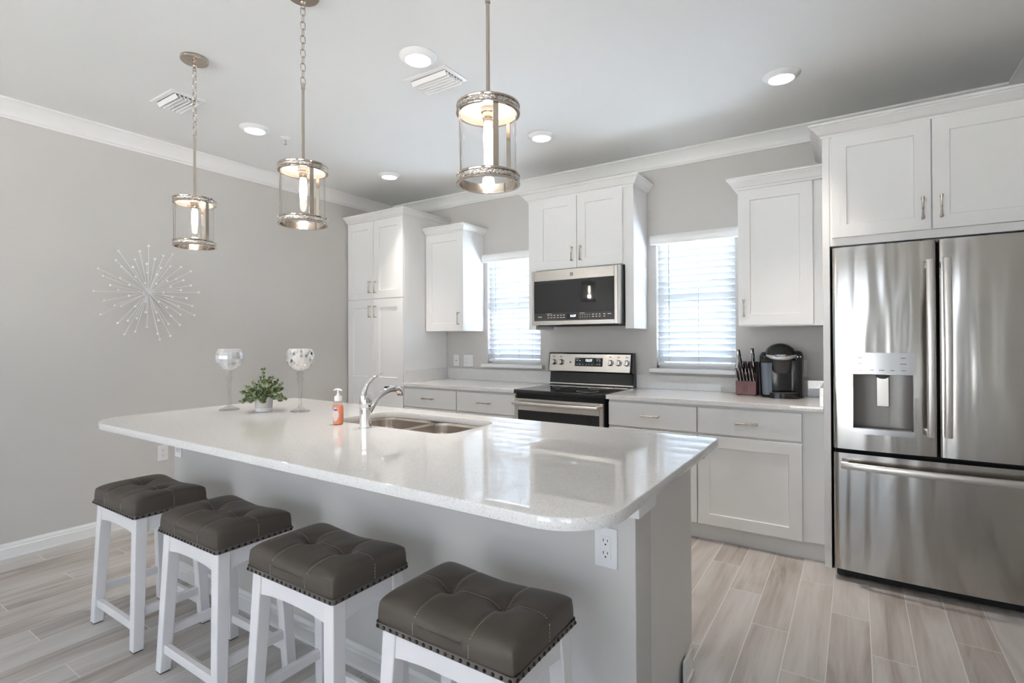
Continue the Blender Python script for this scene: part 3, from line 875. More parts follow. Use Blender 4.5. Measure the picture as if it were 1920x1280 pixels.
# ================================================================== REFRIGERATOR
RF = thing('refrigerator', 'stainless french-door refrigerator with ice and water dispenser', 'refrigerator', (4.652, -.42, 0))
fx0, fxm, fx1 = 4.2045, 4.6525, 5.100
mb = MB(); mb.box(fx0 + .004, fx1 - .004, -.715, -.03, .035, 1.790, .004); obj('body', mb, M['dark_steel'], RF)
mb = MB(); mb.box(fx0 + .006, fx1 - .006, -.722, -.712, .06, 1.795); obj('gasket', mb, M['gap_black'], RF)
mb = MB(); mb.box(fx0 + .01, fx1 - .01, -.745, -.55, .012, .075, .003); obj('base_grille', mb, M['gap_black'], RF)
for x_ in (fx0 + .06, fx1 - .06):
    for y_ in (-.70, -.12):
        mb = MB(); mb.cyl((x_, y_, 0), (x_, y_, .04), .018); obj('foot', mb, M['black'], RF)
def bulge(x, x0, x1, depth=.011):
    t = 2 * (x - x0) / (x1 - x0) - 1
    return -.790 - depth * (1 - t * t)
def fridge_front(x0, x1, z0, z1, hole=None, depth=.011):
    mb = MB(); nx = 28
    xs = [x0 + (x1 - x0) * i / nx for i in range(nx + 1)]
    zs = [z0, z1]
    if hole:
        xs = sorted(set([x for x in xs if min(abs(x - hole[0]), abs(x - hole[1])) > .004] + [hole[0], hole[1]])); zs = [z0, hole[2], hole[3], z1]
    rnd = .010
    def y(x):
        e = min(x - x0, x1 - x)
        return bulge(x, x0, x1, depth) + (rnd * (1 - math.sqrt(max(0, 1 - (1 - e / rnd) ** 2))) if e < rnd else 0)
    xs = sorted(set(xs + [x0 + rnd * k for k in (.1, .3, .6, 1)] + [x1 - rnd * k for k in (.1, .3, .6, 1)]))
    F = [[mb._v((x, y(x), z)) for x in xs] for z in zs]
    Bk = [[mb._v((x, -.725, z)) for x in xs] for z in (z0, z1)]
    for j in range(len(zs) - 1):
        for i in range(len(xs) - 1):
            if hole and j == 1 and xs[i] > hole[0] - 1e-6 and xs[i + 1] < hole[1] + 1e-6: continue
            mb._f([F[j][i], F[j][i + 1], F[j + 1][i + 1], F[j + 1][i]])
    for i in range(len(xs) - 1):
        mb._f([F[0][i], F[0][i + 1], Bk[0][i + 1], Bk[0][i]]); mb._f([F[-1][i], F[-1][i + 1], Bk[1][i + 1], Bk[1][i]])
    for i in (0, len(xs) - 1):
        mb._f([f[i] for f in F] + [Bk[1][i], Bk[0][i]])
    return mb
hole = (4.294, 4.551, .830, 1.120)
LD = obj('door', fridge_front(fx0, fxm - .005, .7147, 1.803, hole), M['steel'], RF, 40)
RD = obj('door', fridge_front(fxm + .005, fx1, .7147, 1.803), M['steel'], RF, 40)
FD = obj('freezer_drawer', fridge_front(fx0, fx1, .062, .692, None, .019), M['steel'], RF, 40)
def vhandle(xc, z0, z1, par):
    mb = MB(); rings = []; n = 20
    for i in range(n + 1):
        t = i / n; z = z0 + (z1 - z0) * t
        yc = -.845 - .030 * math.sin(math.pi * t) ** .8
        w = .0165
        ring = []
        for k in range(16):
            a = 2 * math.pi * k / 16
            ca, sa = math.cos(a), math.sin(a)
            ring.append((xc + w * math.copysign(abs(ca) ** .6, ca), yc + .0085 * math.copysign(abs(sa) ** .7, sa), z))
        rings.append(ring)
    mb.ring_loft(rings)
    for z in (z0 + .02, z1 - .02):
        mb.box(xc - .010, xc + .010, -.846, -.790, z - .014, z + .014, .003, 2)
    return obj('handle', mb, M['steel_handle'], par, 40)
vhandle(4.6175, .818, 1.700, LD); vhandle(4.6835, .822, 1.704, RD)
mb = MB(); rings = []; n = 28
for i in range(n + 1):
    t = i / n; x = 4.238 + (5.066 - 4.238) * t
    yc = -.845 - .032 * math.sin(math.pi * t) ** .7; zc = .636
    rings.append([(x, yc + .0095 * math.copysign(abs(math.cos(a)) ** .7, math.cos(a)), zc + .0185 * math.copysign(abs(math.sin(a)) ** .6, math.sin(a))) for a in [2 * math.pi * k / 16 for k in range(16)]])
mb.ring_loft(rings)
for x in (4.258, 5.046): mb.box(x - .014, x + .014, -.846, -.790, .626, .646, .003, 2)
obj('handle', mb, M['steel_handle'], FD, 40)
# dispenser
DS = MB()
hx0, hx1, hz0, hz1 = hole
yb = -.735
prof = []
for i in range(13):
    t = i / 12; x = hx0 + (hx1 - hx0) * t; prof.append((x, yb - .030 * (2 * t - 1) ** 2))
DS.grid(lambda u, v: (hx0 + (hx1 - hx0) * u, yb - .022 * (2 * u - 1) ** 4, hz0 + (hz1 - hz0) * v), 12, 1)
for x in (hx0, hx1):
    DS.quad((x, -.800, hz0), (x, yb - .022, hz0), (x, yb - .022, hz1), (x, -.800, hz1))
DS.grid(lambda u, v: (hx0 + (hx1 - hx0) * u, -.802 + (.802 + yb - .022 * (2 * u - 1) ** 4) * v, hz0), 12, 1)
DS.grid(lambda u, v: (hx0 + (hx1 - hx0) * u, -.802 + (.802 + yb - .022 * (2 * u - 1) ** 4) * v, hz1), 12, 1)
dsp = obj('dispenser', DS, M['dispenser'], LD)
def arc_plate(x0, x1, z0, z1, off, th, bev=.002):
    mb = MB(); rings = []
    for i in range(13):
        x = x0 + (x1 - x0) * i / 12; yy = bulge(x, fx0, fxm - .005) - off
        rings.append([(x, yy, z0), (x, yy + th, z0), (x, yy + th, z1), (x, yy, z1)])
    return mb.ring_loft(rings)
pn = obj('dispenser_panel', arc_plate(4.2895, 4.5615, 1.1225, 1.2335, .004, .02), M['disp_panel'], LD)
obj('drip_shelf', arc_plate(4.289, 4.557, .803, .832, .006, .03), M['disp_panel'], LD)
mb = MB()
def pm(x, z, w):
    yy = bulge(x, fx0, fxm - .005) - .0046
    mb.box(x - w / 2, x + w / 2, yy, yy + .002, z - .0014, z + .0014)
for x, z, w in ((4.328, 1.207, .018), (4.328, 1.177, .018), (4.330, 1.143, .012), (4.378, 1.143, .016), (4.420, 1.143, .024), (4.466, 1.143, .018), (4.512, 1.207, .020), (4.512, 1.177, .028), (4.512, 1.143, .018)): pm(x, z, w)
obj('printed_lettering', mb, M['print_grey'], pn)
mb = MB(); mb.box(4.398, 4.452, -.782, -.768, .952, 1.108, .002); obj('paddle', mb, M['steel_small'], dsp)
mb = MB(); mb.lathe([(.034, 0), (.028, -.014), (.016, -.022)], (4.425, -.772, 1.120), 20); obj('nozzle', mb, M['dark_steel'], dsp)
mb = MB(); mb.box(4.300, 4.545, -.792, -.757, hz0 + .001, hz0 + .005, .001); obj('drip_grille', mb, M['dispenser'], dsp)
mb = MB(); mb.box(4.60, 4.70, -.75, -.66, 1.796, 1.815, .003); obj('hinge_cover', mb, M['dark_steel'], RF)

# ================================================================== ISLAND
KI = thing('kitchen_island', 'greige island base with a half wall facing the stools and white cabinets behind', 'kitchen island', (2.45, -2.35, 0))
kx0, kx1, ky0, ky1, cyf = 1.085, 3.786, -2.720, -2.588, -1.995
mb = MB(); mb.box(kx0, kx1, ky0, ky1, 0, .8825, .001); obj('half_wall', mb, M['wall'], KI)
for a_, b_ in ((kx0 + .02, kx0 + .038), (3.738, 3.757)):
    mb = MB(); mb.box(a_, b_, ky1, cyf - .0205, .11, .8825, .0008); obj('side_panel', mb, M['panel'], KI)
mb = MB(); mb.box(kx0 + .038, 3.738, ky1, cyf - .0205, .11, .128); obj('floor_panel', mb, M['panel'], KI)
mb = MB(); mb.box(kx0 + .038, 3.738, cyf - .040, cyf - .0205, .128, .8825); obj('face_frame', mb, M['panel'], KI)
mb = MB(); mb.box(kx0 + .02, 3.745, ky1, cyf + .09 - .16, 0, .111); obj('toe_kick', mb, M['toe'], KI)
def ledge_ring(d, z):
    return [(kx0 - d, ky1, z), (kx0 - d, ky0 - d, z), (kx1 + d, ky0 - d, z), (kx1 + d, ky1, z)]
mb = MB(); mb.ring_loft([ledge_ring(.001, .812), ledge_ring(.016, .812), ledge_ring(.016, .8825), ledge_ring(.001, .8825)], True, True, True)
obj('ledge_trim', mb, M['trim'], KI)
mb = MB(); mb.ring_loft([[(kx0 - d, ky1 + .0, z), (kx0 - d, ky0 - d, z), (kx1, ky0 - d, z)] for d, z in BB], False)
obj('baseboard', mb, M['trim'], KI)
mb = MB(); mb.box(3.757, 3.766, -2.15, -2.035, 0, .10, .002); mb.box(3.757, 3.772, -2.585, -2.036, 0, .022, .004); obj('end_trim', mb, M['trim'], KI)
rot = Matrix.Translation((0, 2 * (cyf + .0), 0)) @ Matrix.Scale(-1, 4, (0, 1, 0))   # faces +Y: mirrored about the front plane
segs = [(kx0 + .03, 1.66), (1.66, 2.08), (2.08, 2.49), (2.49, 2.90), (2.90, 3.33), (3.33, 3.754)]
for i, (a, b_) in enumerate(segs):
    mtx = Matrix.Translation((0, 2 * cyf, 0)) @ Matrix.Scale(-1, 4, (0, 1, 0))
    mb = MB(mtx); shaker(mb, a + .003, b_ - .003, .118, .690, cyf, .020); d = obj('door', mb, M['cab'], KI)
    obj('handle', pull((b_ - .04) if i % 2 == 0 else (a + .04), .62, cyf, True, mtx=mtx), M['nickel'], d)
    mb = MB(mtx); slab_door(mb, a + .003, b_ - .003, .702, .866, cyf); d = obj('drawer', mb, M['cab'], KI)
    obj('handle', pull((a + b_) / 2, .784, cyf, False, .128, mtx), M['nickel'], d)

# island worktop with a cut-out for the sink
IX0, IX1, IY0, IY1 = 1.0462, 3.8499, -3.123, -1.9373
SX0, SX1, SY0, SY1 = 2.105, 2.872, -2.462, -2.062
def rrect(x0, x1, y0, y1, rs, n=10):
    """rounded rectangle, counter-clockwise; rs = radii of (x0y0, x1y0, x1y1, x0y1)"""
    pts = []
    for (cx_, cy_, a0, r) in ((x0, y0, 180, rs[0]), (x1, y0, 270, rs[1]), (x1, y1, 0, rs[2]), (x0, y1, 90, rs[3])):
        sx = 1 if cx_ == x0 else -1; sy = 1 if cy_ == y0 else -1
        for k in range(n + 1):
            a = math.radians(a0 + 90 * k / n)
            pts.append((cx_ + sx * r + r * math.cos(a), cy_ + sy * r + r * math.sin(a)))
    return pts
def slab_with_hole(outer, inner, z0, z1, bev):
    mb = MB(); bm = mb.bm
    def loop(pts, z): 
        vs = [bm.verts.new((x, y, z)) for x, y in pts]
        return vs
    def inset(pts, d):
        n = len(pts); out = []
        for i in range(n):
            p = Vector(pts[i]); a = Vector(pts[i - 1]); c = Vector(pts[(i + 1) % n])
            t = (c - a).normalized(); nr = Vector((-t.y, t.x)); q = p + nr * d; out.append((q.x, q.y))
        return out
    lv = []
    for z, d in ((z0, bev), (z0 + bev * .3, bev * .3), (z0 + bev, 0), (z1 - bev, 0), (z1 - bev * .3, bev * .3), (z1, bev)):
        lv.append((loop(inset(outer, d), z), loop(inset(inner, -d * .6), z)))
    for (o0, i0), (o1, i1) in zip(lv[:-1], lv[1:]):
        for L0, L1 in ((o0, o1), (i0, i1)):
            n = len(L0)
            for i in range(n): bm.faces.new([L0[i], L0[(i + 1) % n], L1[(i + 1) % n], L1[i]])
    for o_, i_ in (lv[0], lv[-1]):
        allv = o_ + i_
        for t3 in tessellate_polygon([[v.co for v in o_], [v.co for v in i_]]):
            try: bm.faces.new([allv[k] for k in t3])
            except ValueError: pass
    return mb
mb = slab_with_hole(rrect(IX0, IX1, IY0, IY1, (.21, .165, .022, .022), 14), rrect(SX0, SX1, SY0, SY1, (.075, .075, .11, .11), 10), .883, .914, .0035)
it = obj('island_worktop', mb, M['quartz'], None, 25, (2.45, -2.53, .883), crisp=True)
tag(it, 'large white speckled quartz worktop of the island with rounded corners', 'countertop')

# undermount double sink
SK = thing('double_sink', 'undermount stainless double bowl sink set in the island worktop', 'sink', (2.49, -2.26, .70))
def basin(x0, x1, ztop):
    mb = MB(); y0, y1 = SY0 + .006, SY1 - .006
    rings = []
    for d, z, r in ((0, ztop, .075), (.004, ztop - .012, .07), (.012, .73, .065), (.022, .708, .055), (.05, .700, .04)):
        rings.append([(x, y, z) for x, y in rrect(x0 + d, x1 - d, y0 + d, y1 - d, (r, r, r, r), 8)])
    # outer skin
    o1 = [(x, y, ztop) for x, y in rrect(x0 - .004, x1 + .004, y0 - .004, y1 + .004, (.078,) * 4, 8)]
    o2 = [(x, y, .694) for x, y in rrect(x0 + .03, x1 - .03, y0 + .03, y1 - .03, (.06,) * 4, 8)]
    mb.ring_loft([o2, o1] + rings, True, True, True)
    return mb
xm = 2.485
b1 = obj('bowl', basin(SX0 - .004, xm - .008, .8825), M['sink'], SK)
b2 = obj('bowl', basin(xm + .008, SX1 + .004, .8825), M['sink'], SK)
mb = MB(); mb.box(xm - .016, xm + .016, SY0 + .03, SY1 - .03, .872, .8795, .003, 2); obj('divider', mb, M['sink'], SK)
for bb, xc in ((b1, (SX0 + xm) / 2), (b2, (SX1 + xm) / 2)):
    mb = MB(); mb.lathe([(.044, .0), (.042, .004), (.030, .003), (.0, .001)], (xc, -2.26, .700), 28); obj('drain', mb, M['chrome'], bb)

# faucet
FA = thing('kitchen_faucet', 'chrome single-lever pull-out faucet behind the island sink', 'faucet', (2.447, -2.525, .914))
fx_, fy_ = 2.447, -2.525
mb = MB(); mb.lathe([(.0300, .9142), (.0300, .9175), (.0272, .920), (.0265, .96), (.0258, 1.000), (.0265, 1.003), (.0265, 1.006), (.0252, 1.009), (.0265, 1.012), (.0275, 1.030), (.0250, 1.052), (.018, 1.066), (.0, 1.072)], (fx_, fy_, 0), 32, True, False); obj('body', mb, M['chrome'], FA)
mb = MB(); pts = [(fx_, fy_ - .012, 1.035), (fx_, fy_ - .013, 1.062), (fx_, fy_ - .006, 1.088), (fx_, fy_ + .012, 1.112), (fx_, fy_ + .045, 1.137), (fx_, fy_ + .082, 1.153), (fx_, fy_ + .100, 1.157)]
mb.tube(pts, [.017, .0155, .012, .0085, .0068, .0062, .0035], 14, flat=1.15); obj('lever', mb, M['chrome'], FA)
mb = MB(); pts = []; rad = []
A = Vector((fx_, fy_ + .004, .955)); B = Vector((fx_, fy_ + .050, 1.040)); Cc = Vector((fx_, fy_ + .120, 1.092)); D_ = Vector((fx_, fy_ + .192, 1.078))
for i in range(25):
    t = i / 24; p = A * (1 - t) ** 3 + B * 3 * t * (1 - t) ** 2 + Cc * 3 * t * t * (1 - t) + D_ * t ** 3
    pts.append(p); rad.append(.0125 + .005 * min(1, max(0, (t - .45) / .4)))
mb.tube(pts, rad, 16); sp_ = obj('spout', mb, M['chrome'], FA)
mb = MB(); mb.tube([pts[-1] + Vector((0, -.006, .003)), pts[-1] + Vector((0, .014, -.006)), pts[-1] + Vector((0, .026, -.021)), pts[-1] + Vector((0, .028, -.034))], [.0175, .0195, .019, .0165], 18); hd = obj('spray_head', mb, M['chrome'], FA)
mb = MB(); mb.box(fx_ - .008, fx_ + .008, fy_ + .118, fy_ + .158, 1.0855, 1.093, .003, 2); obj('spray_button', mb, M['black'], sp_)

# ================================================================== OUTLETS
def outlet(label, kind, mtx, cat='outlet'):
    """plate in local coordinates facing -Y at the origin of mtx"""
    loc = mtx.translation
    o = thing('wall_outlet' if kind != 'switch' else 'cable_plate', label, cat, loc)
    W = {'single': .070, 'switch': .070, 'double': .116}[kind]
    mb = MB(mtx); mb.box(-W / 2, W / 2, -.006, -.0005, -.0575, .0575, .002, 2); pl = obj('plate', mb, M['plastic_white'], o)
    if kind == 'switch':
        mb = MB(mtx); mb.lathe([(.006, .006), (.0055, .010), (.0, .0105)], (0, 0, 0), 16, True, False, axis='y'); obj('jack', mb, M['dark_steel'], pl)
        return o
    cols = [0] if kind == 'single' else [-.026, .026]
    for i, c in enumerate(cols):
        mb = MB(mtx); mb.box(c - .0165, c + .0165, -.0078, -.005, -.033, .033, .001); sk = obj('socket' if i == 0 else 'switch', mb, M['plastic_white'], pl)
        if i == 0:
            mb = MB(mtx)
            for zc in (-.018, .018):
                mb.box(c - .0078, c - .0056, -.0082, -.0070, zc - .001, zc + .008); mb.box(c + .0056, c + .0078, -.0082, -.0070, zc, zc + .007)
                mb.lathe([(.0026, .0070), (.0026, .0082)], (c, 0, zc - .008), 10, axis='y')
            obj('slots', mb, M['slot'], sk)
        else:
            mb = MB(mtx); mb.box(c - .012, c + .012, -.0095, -.0070, -.026, .026, .001); obj('rocker', mb, M['plastic_white'], sk)
    return o
T_ = Matrix.Translation
outlet('small white cable plate on the back wall, nearest the pantry', 'switch', T_((.909, 0, 1.100)), 'wall plate')
outlet('wide white outlet and switch plate beside the sill of the left window', 'double', T_((1.063, 0, 1.100)))
outlet('white outlet on the back wall half hidden by the coffee maker', 'single', T_((3.990, 0, 1.102)))
outlet('white outlet low on the sunburst wall below the worktop corner', 'single', T_((0, -2.319, .483)) @ Matrix.Rotation(R(90), 4, 'Z'))
outlet('white outlet at the far end of the island half wall', 'single', T_((1.140, ky0, .722)))
outlet('white outlet at the near end of the island half wall under the rounded corner', 'single', T_((3.698, ky0, .708)))

# ================================================================== BAR STOOLS
def make_stool():
    t = thing('bar_stool', '', 'stool', (0, 0, 0), 'saddle bar stools along the island')
    hx, hy, z0 = .216, .148, .556
    def top(u, v):
        # u, v in -1..1 ; saddle with rounded rim, tuft buttons and seams
        ex = max(0.0, 1 - abs(u) ** 5); ey = max(0.0, 1 - abs(v) ** 4.5)
        z = .050 + .037 * (ex * ey) ** .5
        z += .016 * abs(u) ** 2.2 - .008 * (1 - abs(u)) 
        px, py = u * hx, v * hy
        for bx in (-.088, .088):
            d2 = (px - bx) ** 2 + py ** 2
            z -= .024 * math.exp(-d2 / (2 * .022 ** 2))
            z -= .0035 * math.exp(-((px - bx) / .006) ** 2) * min(1, ex * ey * 1.4)
        z -= .0035 * math.exp(-(py / .006) ** 2) * min(1, ex * ey * 1.4)
        return z
    mb = MB(); NU, NV = 72, 52
    def crd(i, n): 
        s = 2 * i / n - 1
        return math.copysign(1 - (1 - abs(s)) ** 1.15, s)
    rows = []
    for j in range(NV + 1):
        v = crd(j, NV); row = []
        for i in range(NU + 1):
            u = crd(i, NU)
            # bulged plan outline with softened corners
            k = 1 - .028 * (abs(u) * abs(v)) ** 8
            row.append(mb._v((u * hx * k, v * hy * k, z0 + top(u, v))))
        rows.append(row)
    for j in range(NV):
        for i in range(NU): mb._f([rows[j][i], rows[j][i + 1], rows[j + 1][i + 1], rows[j + 1][i]])
    rim = [rows[0][i] for i in range(NU + 1)] + [rows[j][NU] for j in range(1, NV + 1)] + [rows[NV][i] for i in range(NU - 1, -1, -1)] + [rows[j][0] for j in range(NV - 1, 0, -1)]
    prev = rim
    for (s_, zz) in ((1.012, .045), (1.016, .024), (1.012, .006), (.99, .0)):
        cur = [mb._v((v_.co.x * s_ if True else 0, v_.co.y * (1 + (s_ - 1) * 1.4), z0 + zz)) for v_ in rim]
        n = len(rim)
        for i in range(n): mb._f([prev[i], prev[(i + 1) % n], cur[(i + 1) % n], cur[i]])
        prev = cur
    mb._f(list(reversed(prev)))
    cu = obj('cushion', mb, M['leather'], t, 60)
    # stitched seams lying just proud of the leather
    mb = MB()
    def seam(p0, p1, n=40):
        for k in range(n):
            if k % 2: continue
            q = []
            for e in (k / n, (k + .85) / n):
                u = p0[0] + (p1[0] - p0[0]) * e; v = p0[1] + (p1[1] - p0[1]) * e
                q.append((u * hx, v * hy, z0 + top(u, v) + .0010))
            mb.tube(q, .0008, 5)
    bu = .088 / hx; off = .022
    for s_ in (-1, 1):
        seam((s_ * bu + off, .06), (s_ * bu + off, .999), 48); seam((s_ * bu + off, -.06), (s_ * bu + off, -.999), 48)
        seam((s_ * (bu + .05), .03), (s_ * .999, .03))
    seam((-bu + .05, .03), (bu - .05, .03), 60)
    def side_seam(x, y, nx, ny, za):
        for k in range(5):
            zt_ = za + (.018 - za) * k / 5; zb_ = za + (.018 - za) * (k + .6) / 5
            mb.tube([(x + nx * .0046, y + ny * .0046, z0 + zt_), (x + nx * .0046, y + ny * .0046, z0 + zb_)], .0008, 5)
    for s_ in (-1, 1):
        for q_ in (-1, 1): side_seam((s_ * bu + off) * hx, q_ * hy, 0, q_, .050)
        side_seam(s_ * hx, .03 * hy, s_, 0, .066)
    obj('stitching', mb, M['thread'], cu)
    mb = MB()
    for bx in (-.088, .088): mb.lathe([(.0075, 0), (.006, .003), (.0, .004)], (bx, 0, z0 + top(bx / hx, 0) - .001), 14, True, False)
    obj('tuft_button', mb, M['leather'], cu)
    # band with nail heads
    mb = MB(); bx_, by_ = hx * 1.016 + .001, hy * 1.022 + .001
    pl = rrect(-bx_, bx_, -by_, by_, (.012,) * 4, 4)
    mb.ring_loft([[(x, y, z0 + .001) for x, y in pl], [(x, y, z0 + .017) for x, y in pl]], True, True, False)
    bd = obj('edge_band', mb, M['band'], cu)
    mb = MB()
    nx, ny = 19, 13
    for i in range(nx):
        x = -bx_ + .012 + (2 * bx_ - .024) * i / (nx - 1)
        for y in (-by_, by_): mb.sphere((x, y, z0 + .0075), .0050, 8, 6)
    for i in range(ny):
        y = -by_ + .012 + (2 * by_ - .024) * i / (ny - 1)
        for x in (-bx_, bx_): mb.sphere((x, y, z0 + .0075), .0050, 8, 6)
    obj('nailheads', mb, M['nail'], bd)
    # legs, splayed and tapered
    tx, ty, fx2, fy2 = .205, .138, .230, .158
    for sx in (-1, 1):
        for sy in (-1, 1):
            a, b_ = .046, .040
            def sec(x, y, w, z): return [(x, y, z), (x - sx * w, y, z), (x, y - sy * w, z), (x - sx * w, y - sy * w, z)]
            mb = MB(); mb.hexa(sec(sx * fx2, sy * fy2, b_, .004) + sec(sx * tx, sy * ty, a, z0 - .0005))
            bmesh.ops.bevel(mb.bm, geom=list(mb.bm.edges), offset=.003, segments=2, affect='EDGES', profile=.5)
            lg = obj('leg', mb, M['stool_white'], t)
            mb = MB(); mb.hexa(sec(sx * (fx2 - .002), sy * (fy2 - .002), b_ - .004, 0.0) + sec(sx * (fx2 - .002), sy * (fy2 - .002), b_ - .004, .005)); obj('foot_pad', mb, M['rubber'], lg)
    def at(z): 
        k = (z0 - z) / z0
        return tx + (fx2 - tx) * k, ty + (fy2 - ty) * k
    # arched aprons
    def apron(p0, p1, nrm, zt, h_end, h_mid, th=.020):
        mb = MB(); n = 16; rings = []
        p0 = Vector(p0); p1 = Vector(p1); nrm = Vector(nrm)
        for i in range(n + 1):
            e = i / n; p = p0.lerp(p1, e); zb_ = zt - (h_mid + (h_end - h_mid) * abs(2 * e - 1) ** 2.6)
            rings.append([(p.x, p.y, zb_), (p.x - nrm.x * th, p.y - nrm.y * th, zb_), (p.x - nrm.x * th, p.y - nrm.y * th, zt), (p.x, p.y, zt)])
        return mb.ring_loft(rings)
    for sy in (-1, 1):
        obj('apron', apron((-tx + .03, sy * (ty - .004), 0), (tx - .03, sy * (ty - .004), 0), (0, sy, 0), z0 - .001, .074, .060), M['stool_white'], t)
    for sx in (-1, 1):
        obj('apron', apron((sx * (tx - .004), -ty + .03, 0), (sx * (tx - .004), ty - .03, 0), (sx, 0, 0), z0 - .001, .074, .060), M['stool_white'], t)
    for sy in (-1, 1):
        ax, ay = at(.10); mb = MB(); y = sy * (ay - .02)
        mb.box(-ax + .03, ax - .03, y - .011, y + .011, .078, .112, .002); obj('stretcher', mb, M['stool_white'], t)
    for sx in (-1, 1):
        ax, ay = at(.155); mb = MB(); x = sx * (ax - .02)
        mb.box(x - .011, x + .011, -ay + .03, ay - .03, .138, .172, .002); obj('stretcher', mb, M['stool_white'], t)
    return t
stools = [((1.540, -3.024), 'white saddle stool with tufted brown-grey seat, farthest along the island by the sunburst wall'),
          ((2.205, -3.026), 'white saddle stool with tufted brown-grey seat, second from the sunburst wall'),
          ((2.842, -3.030), 'white saddle stool with tufted brown-grey seat, second from the near end of the island'),
          ((3.462, -3.036), 'white saddle stool with tufted brown-grey seat at the near end, under the rounded worktop corner')]
st0 = make_stool()
for i, ((x, y), lab) in enumerate(stools):
    o = st0 if i == 0 else dup(st0)
    o.location = (x, y, 0); o['label'] = lab

# ================================================================== PENDANTS
def make_pendant():
    t = thing('pendant_light', '', 'pendant light', (0, 0, 0), 'clear glass pendants over the island')
    zb, zt = -.978, -.730                      # relative to the ceiling
    r = .096
    mb = MB(); mb.lathe([(.064, -.001), (.064, -.006), (.060, -.008), (.062, -.010), (.064, -.013), (.064, -.019), (.060, -.022), (.0, -.023)], (0, 0, 0), 40, True, False)
    cn = obj('canopy', mb, M['pol_nickel'], t)
    mb = MB(); mb.lathe([(.0645, -.0075), (.0655, -.010), (.0655, -.012), (.0645, -.0135)], (0, 0, 0), 40, False, False); obj('crystal_ring', mb, M['crystal'], cn)
    mb = MB(); mb.cyl((0, 0, -.022), (0, 0, -.052), .006); mb.sphere((0, 0, -.040), .011, 12, 8); mb.torus((0, 0, -.062), .008, .0022, 20, 8, 'x'); obj('loop', mb, M['pol_nickel'], cn)
    # chain
    mb = MB(); z = -.064; Lk, Wk, wr = .034, .0095, .0019
    k = 0
    while z - Lk > -.392:
        pts = []
        for i in range(20):
            a = 2 * math.pi * i / 20
            q = (Wk * math.cos(a), math.sin(a) * (Lk / 2 - Wk) * 0 + (Wk * math.sin(a) + (Lk / 2 - Wk) * (1 if math.sin(a) > 0 else -1)))
            pts.append((q[0], 0, z - Lk / 2 + q[1]) if k % 2 else (0, q[0], z - Lk / 2 + q[1]))
        mb.tube(pts, wr, 6, closed=True)
        z -= Lk - 2 * wr - .001; k += 1
    obj('chain', mb, M['pol_nickel'], t)
    mb = MB(); mb.torus((0, 0, z - .004), .008, .002, 20, 8, 'x'); mb.cyl((0, 0, z - .012), (0, 0, zt + .004), .0062, 14); mb.lathe([(.0, z - .010), (.0085, z - .012), (.0085, z - .022), (.0062, z - .024)], (0, 0, 0), 16, False, False)
    obj('rod', mb, M['pol_nickel'], t)
    def ring(name, z0, z1, top_plate):
        mb = MB(); hgt = z1 - z0
        mb.lathe([(r - .006, z0), (r + .003, z0), (r + .004, z0 + .0025), (r + .003, z0 + .006), (r, z0 + .007), (r, z1 - .007), (r + .003, z1 - .006), (r + .004, z1 - .0025), (r + .003, z1), (r - .006, z1), (r - .006, z0)], (0, 0, 0), 56, False, False)
        o = obj(name, mb, M['pol_nickel'], t)
        mb = MB(); mb.lathe([(r + .0003, z0 + .0068), (r + .0022, z0 + .009), (r + .0022, z1 - .009), (r + .0003, z1 - .0068)], (0, 0, 0), 56, False, False); obj('crystal_band', mb, M['crystal'], o)
        return o
    ring('top_ring', zt - .028, zt, True); ring('bottom_ring', zb, zb + .030, False)
    mb = MB(); mb.lathe([(.0, zt - .002), (r - .006, zt - .002), (r - .006, zt - .006), (.0, zt - .008)], (0, 0, 0), 40, False, False); obj('top_plate', mb, M['lamp_white'], t)
    mb = MB(); mb.lathe([(r - .009, zb + .004), (r - .009, zt - .010)], (0, 0, 0), 56, False, False); obj('glass_shade', mb, M['clear'], t)
    for a in (0, 120, 240):
        mb = MB(Matrix.Rotation(R(a), 4, 'Z')); mb.box(r - .0055, r - .0025, -.0080, .0080, zb + .028, zt - .026); obj('strap', mb, M['pol_nickel'], t)
    mb = MB(); mb.lathe([(.022, zt - .008), (.022, zt - .022), (.018, zt - .024), (.018, zt - .040), (.0155, zt - .042), (.0155, zt - .052), (.0, zt - .053)], (0, 0, 0), 28, True, False); so = obj('socket', mb, M['pol_nickel'], t)
    mb = MB(); mb.lathe([(.011, zt - .050), (.013, zt - .060), (.0145, zt - .080), (.0150, zt - .105), (.0135, zt - .130), (.009, zt - .146), (.0, zt - .152)], (0, 0, 0), 20, True, False); obj('bulb', mb, M['bulb'], t)
    l = bpy.data.lights.new('bulb_light', 'POINT'); l.energy = PEND; l.color = WARM; l.shadow_soft_size = .02
    lo = bpy.data.objects.new('bulb_light', l); COL.objects.link(lo); lo.parent = t; lo.location = (0, 0, zt - .185)
    return t
PEND = 2.4
pend = [((1.462, -2.789), 'clear glass pendant hanging in front of the sunburst wall'),
        ((2.376, -2.793), 'clear glass pendant over the middle of the island, above the faucet'),
        ((3.352, -2.820), 'clear glass pendant over the near end of the island, seen against the ceiling')]
p0 = make_pendant()
for i, ((x, y), lab) in enumerate(pend):
    o = p0 if i == 0 else dup(p0)
    o.location = (x, y, H); o['label'] = lab; o.rotation_euler = (0, 0, R((11, -15, -40)[i]))

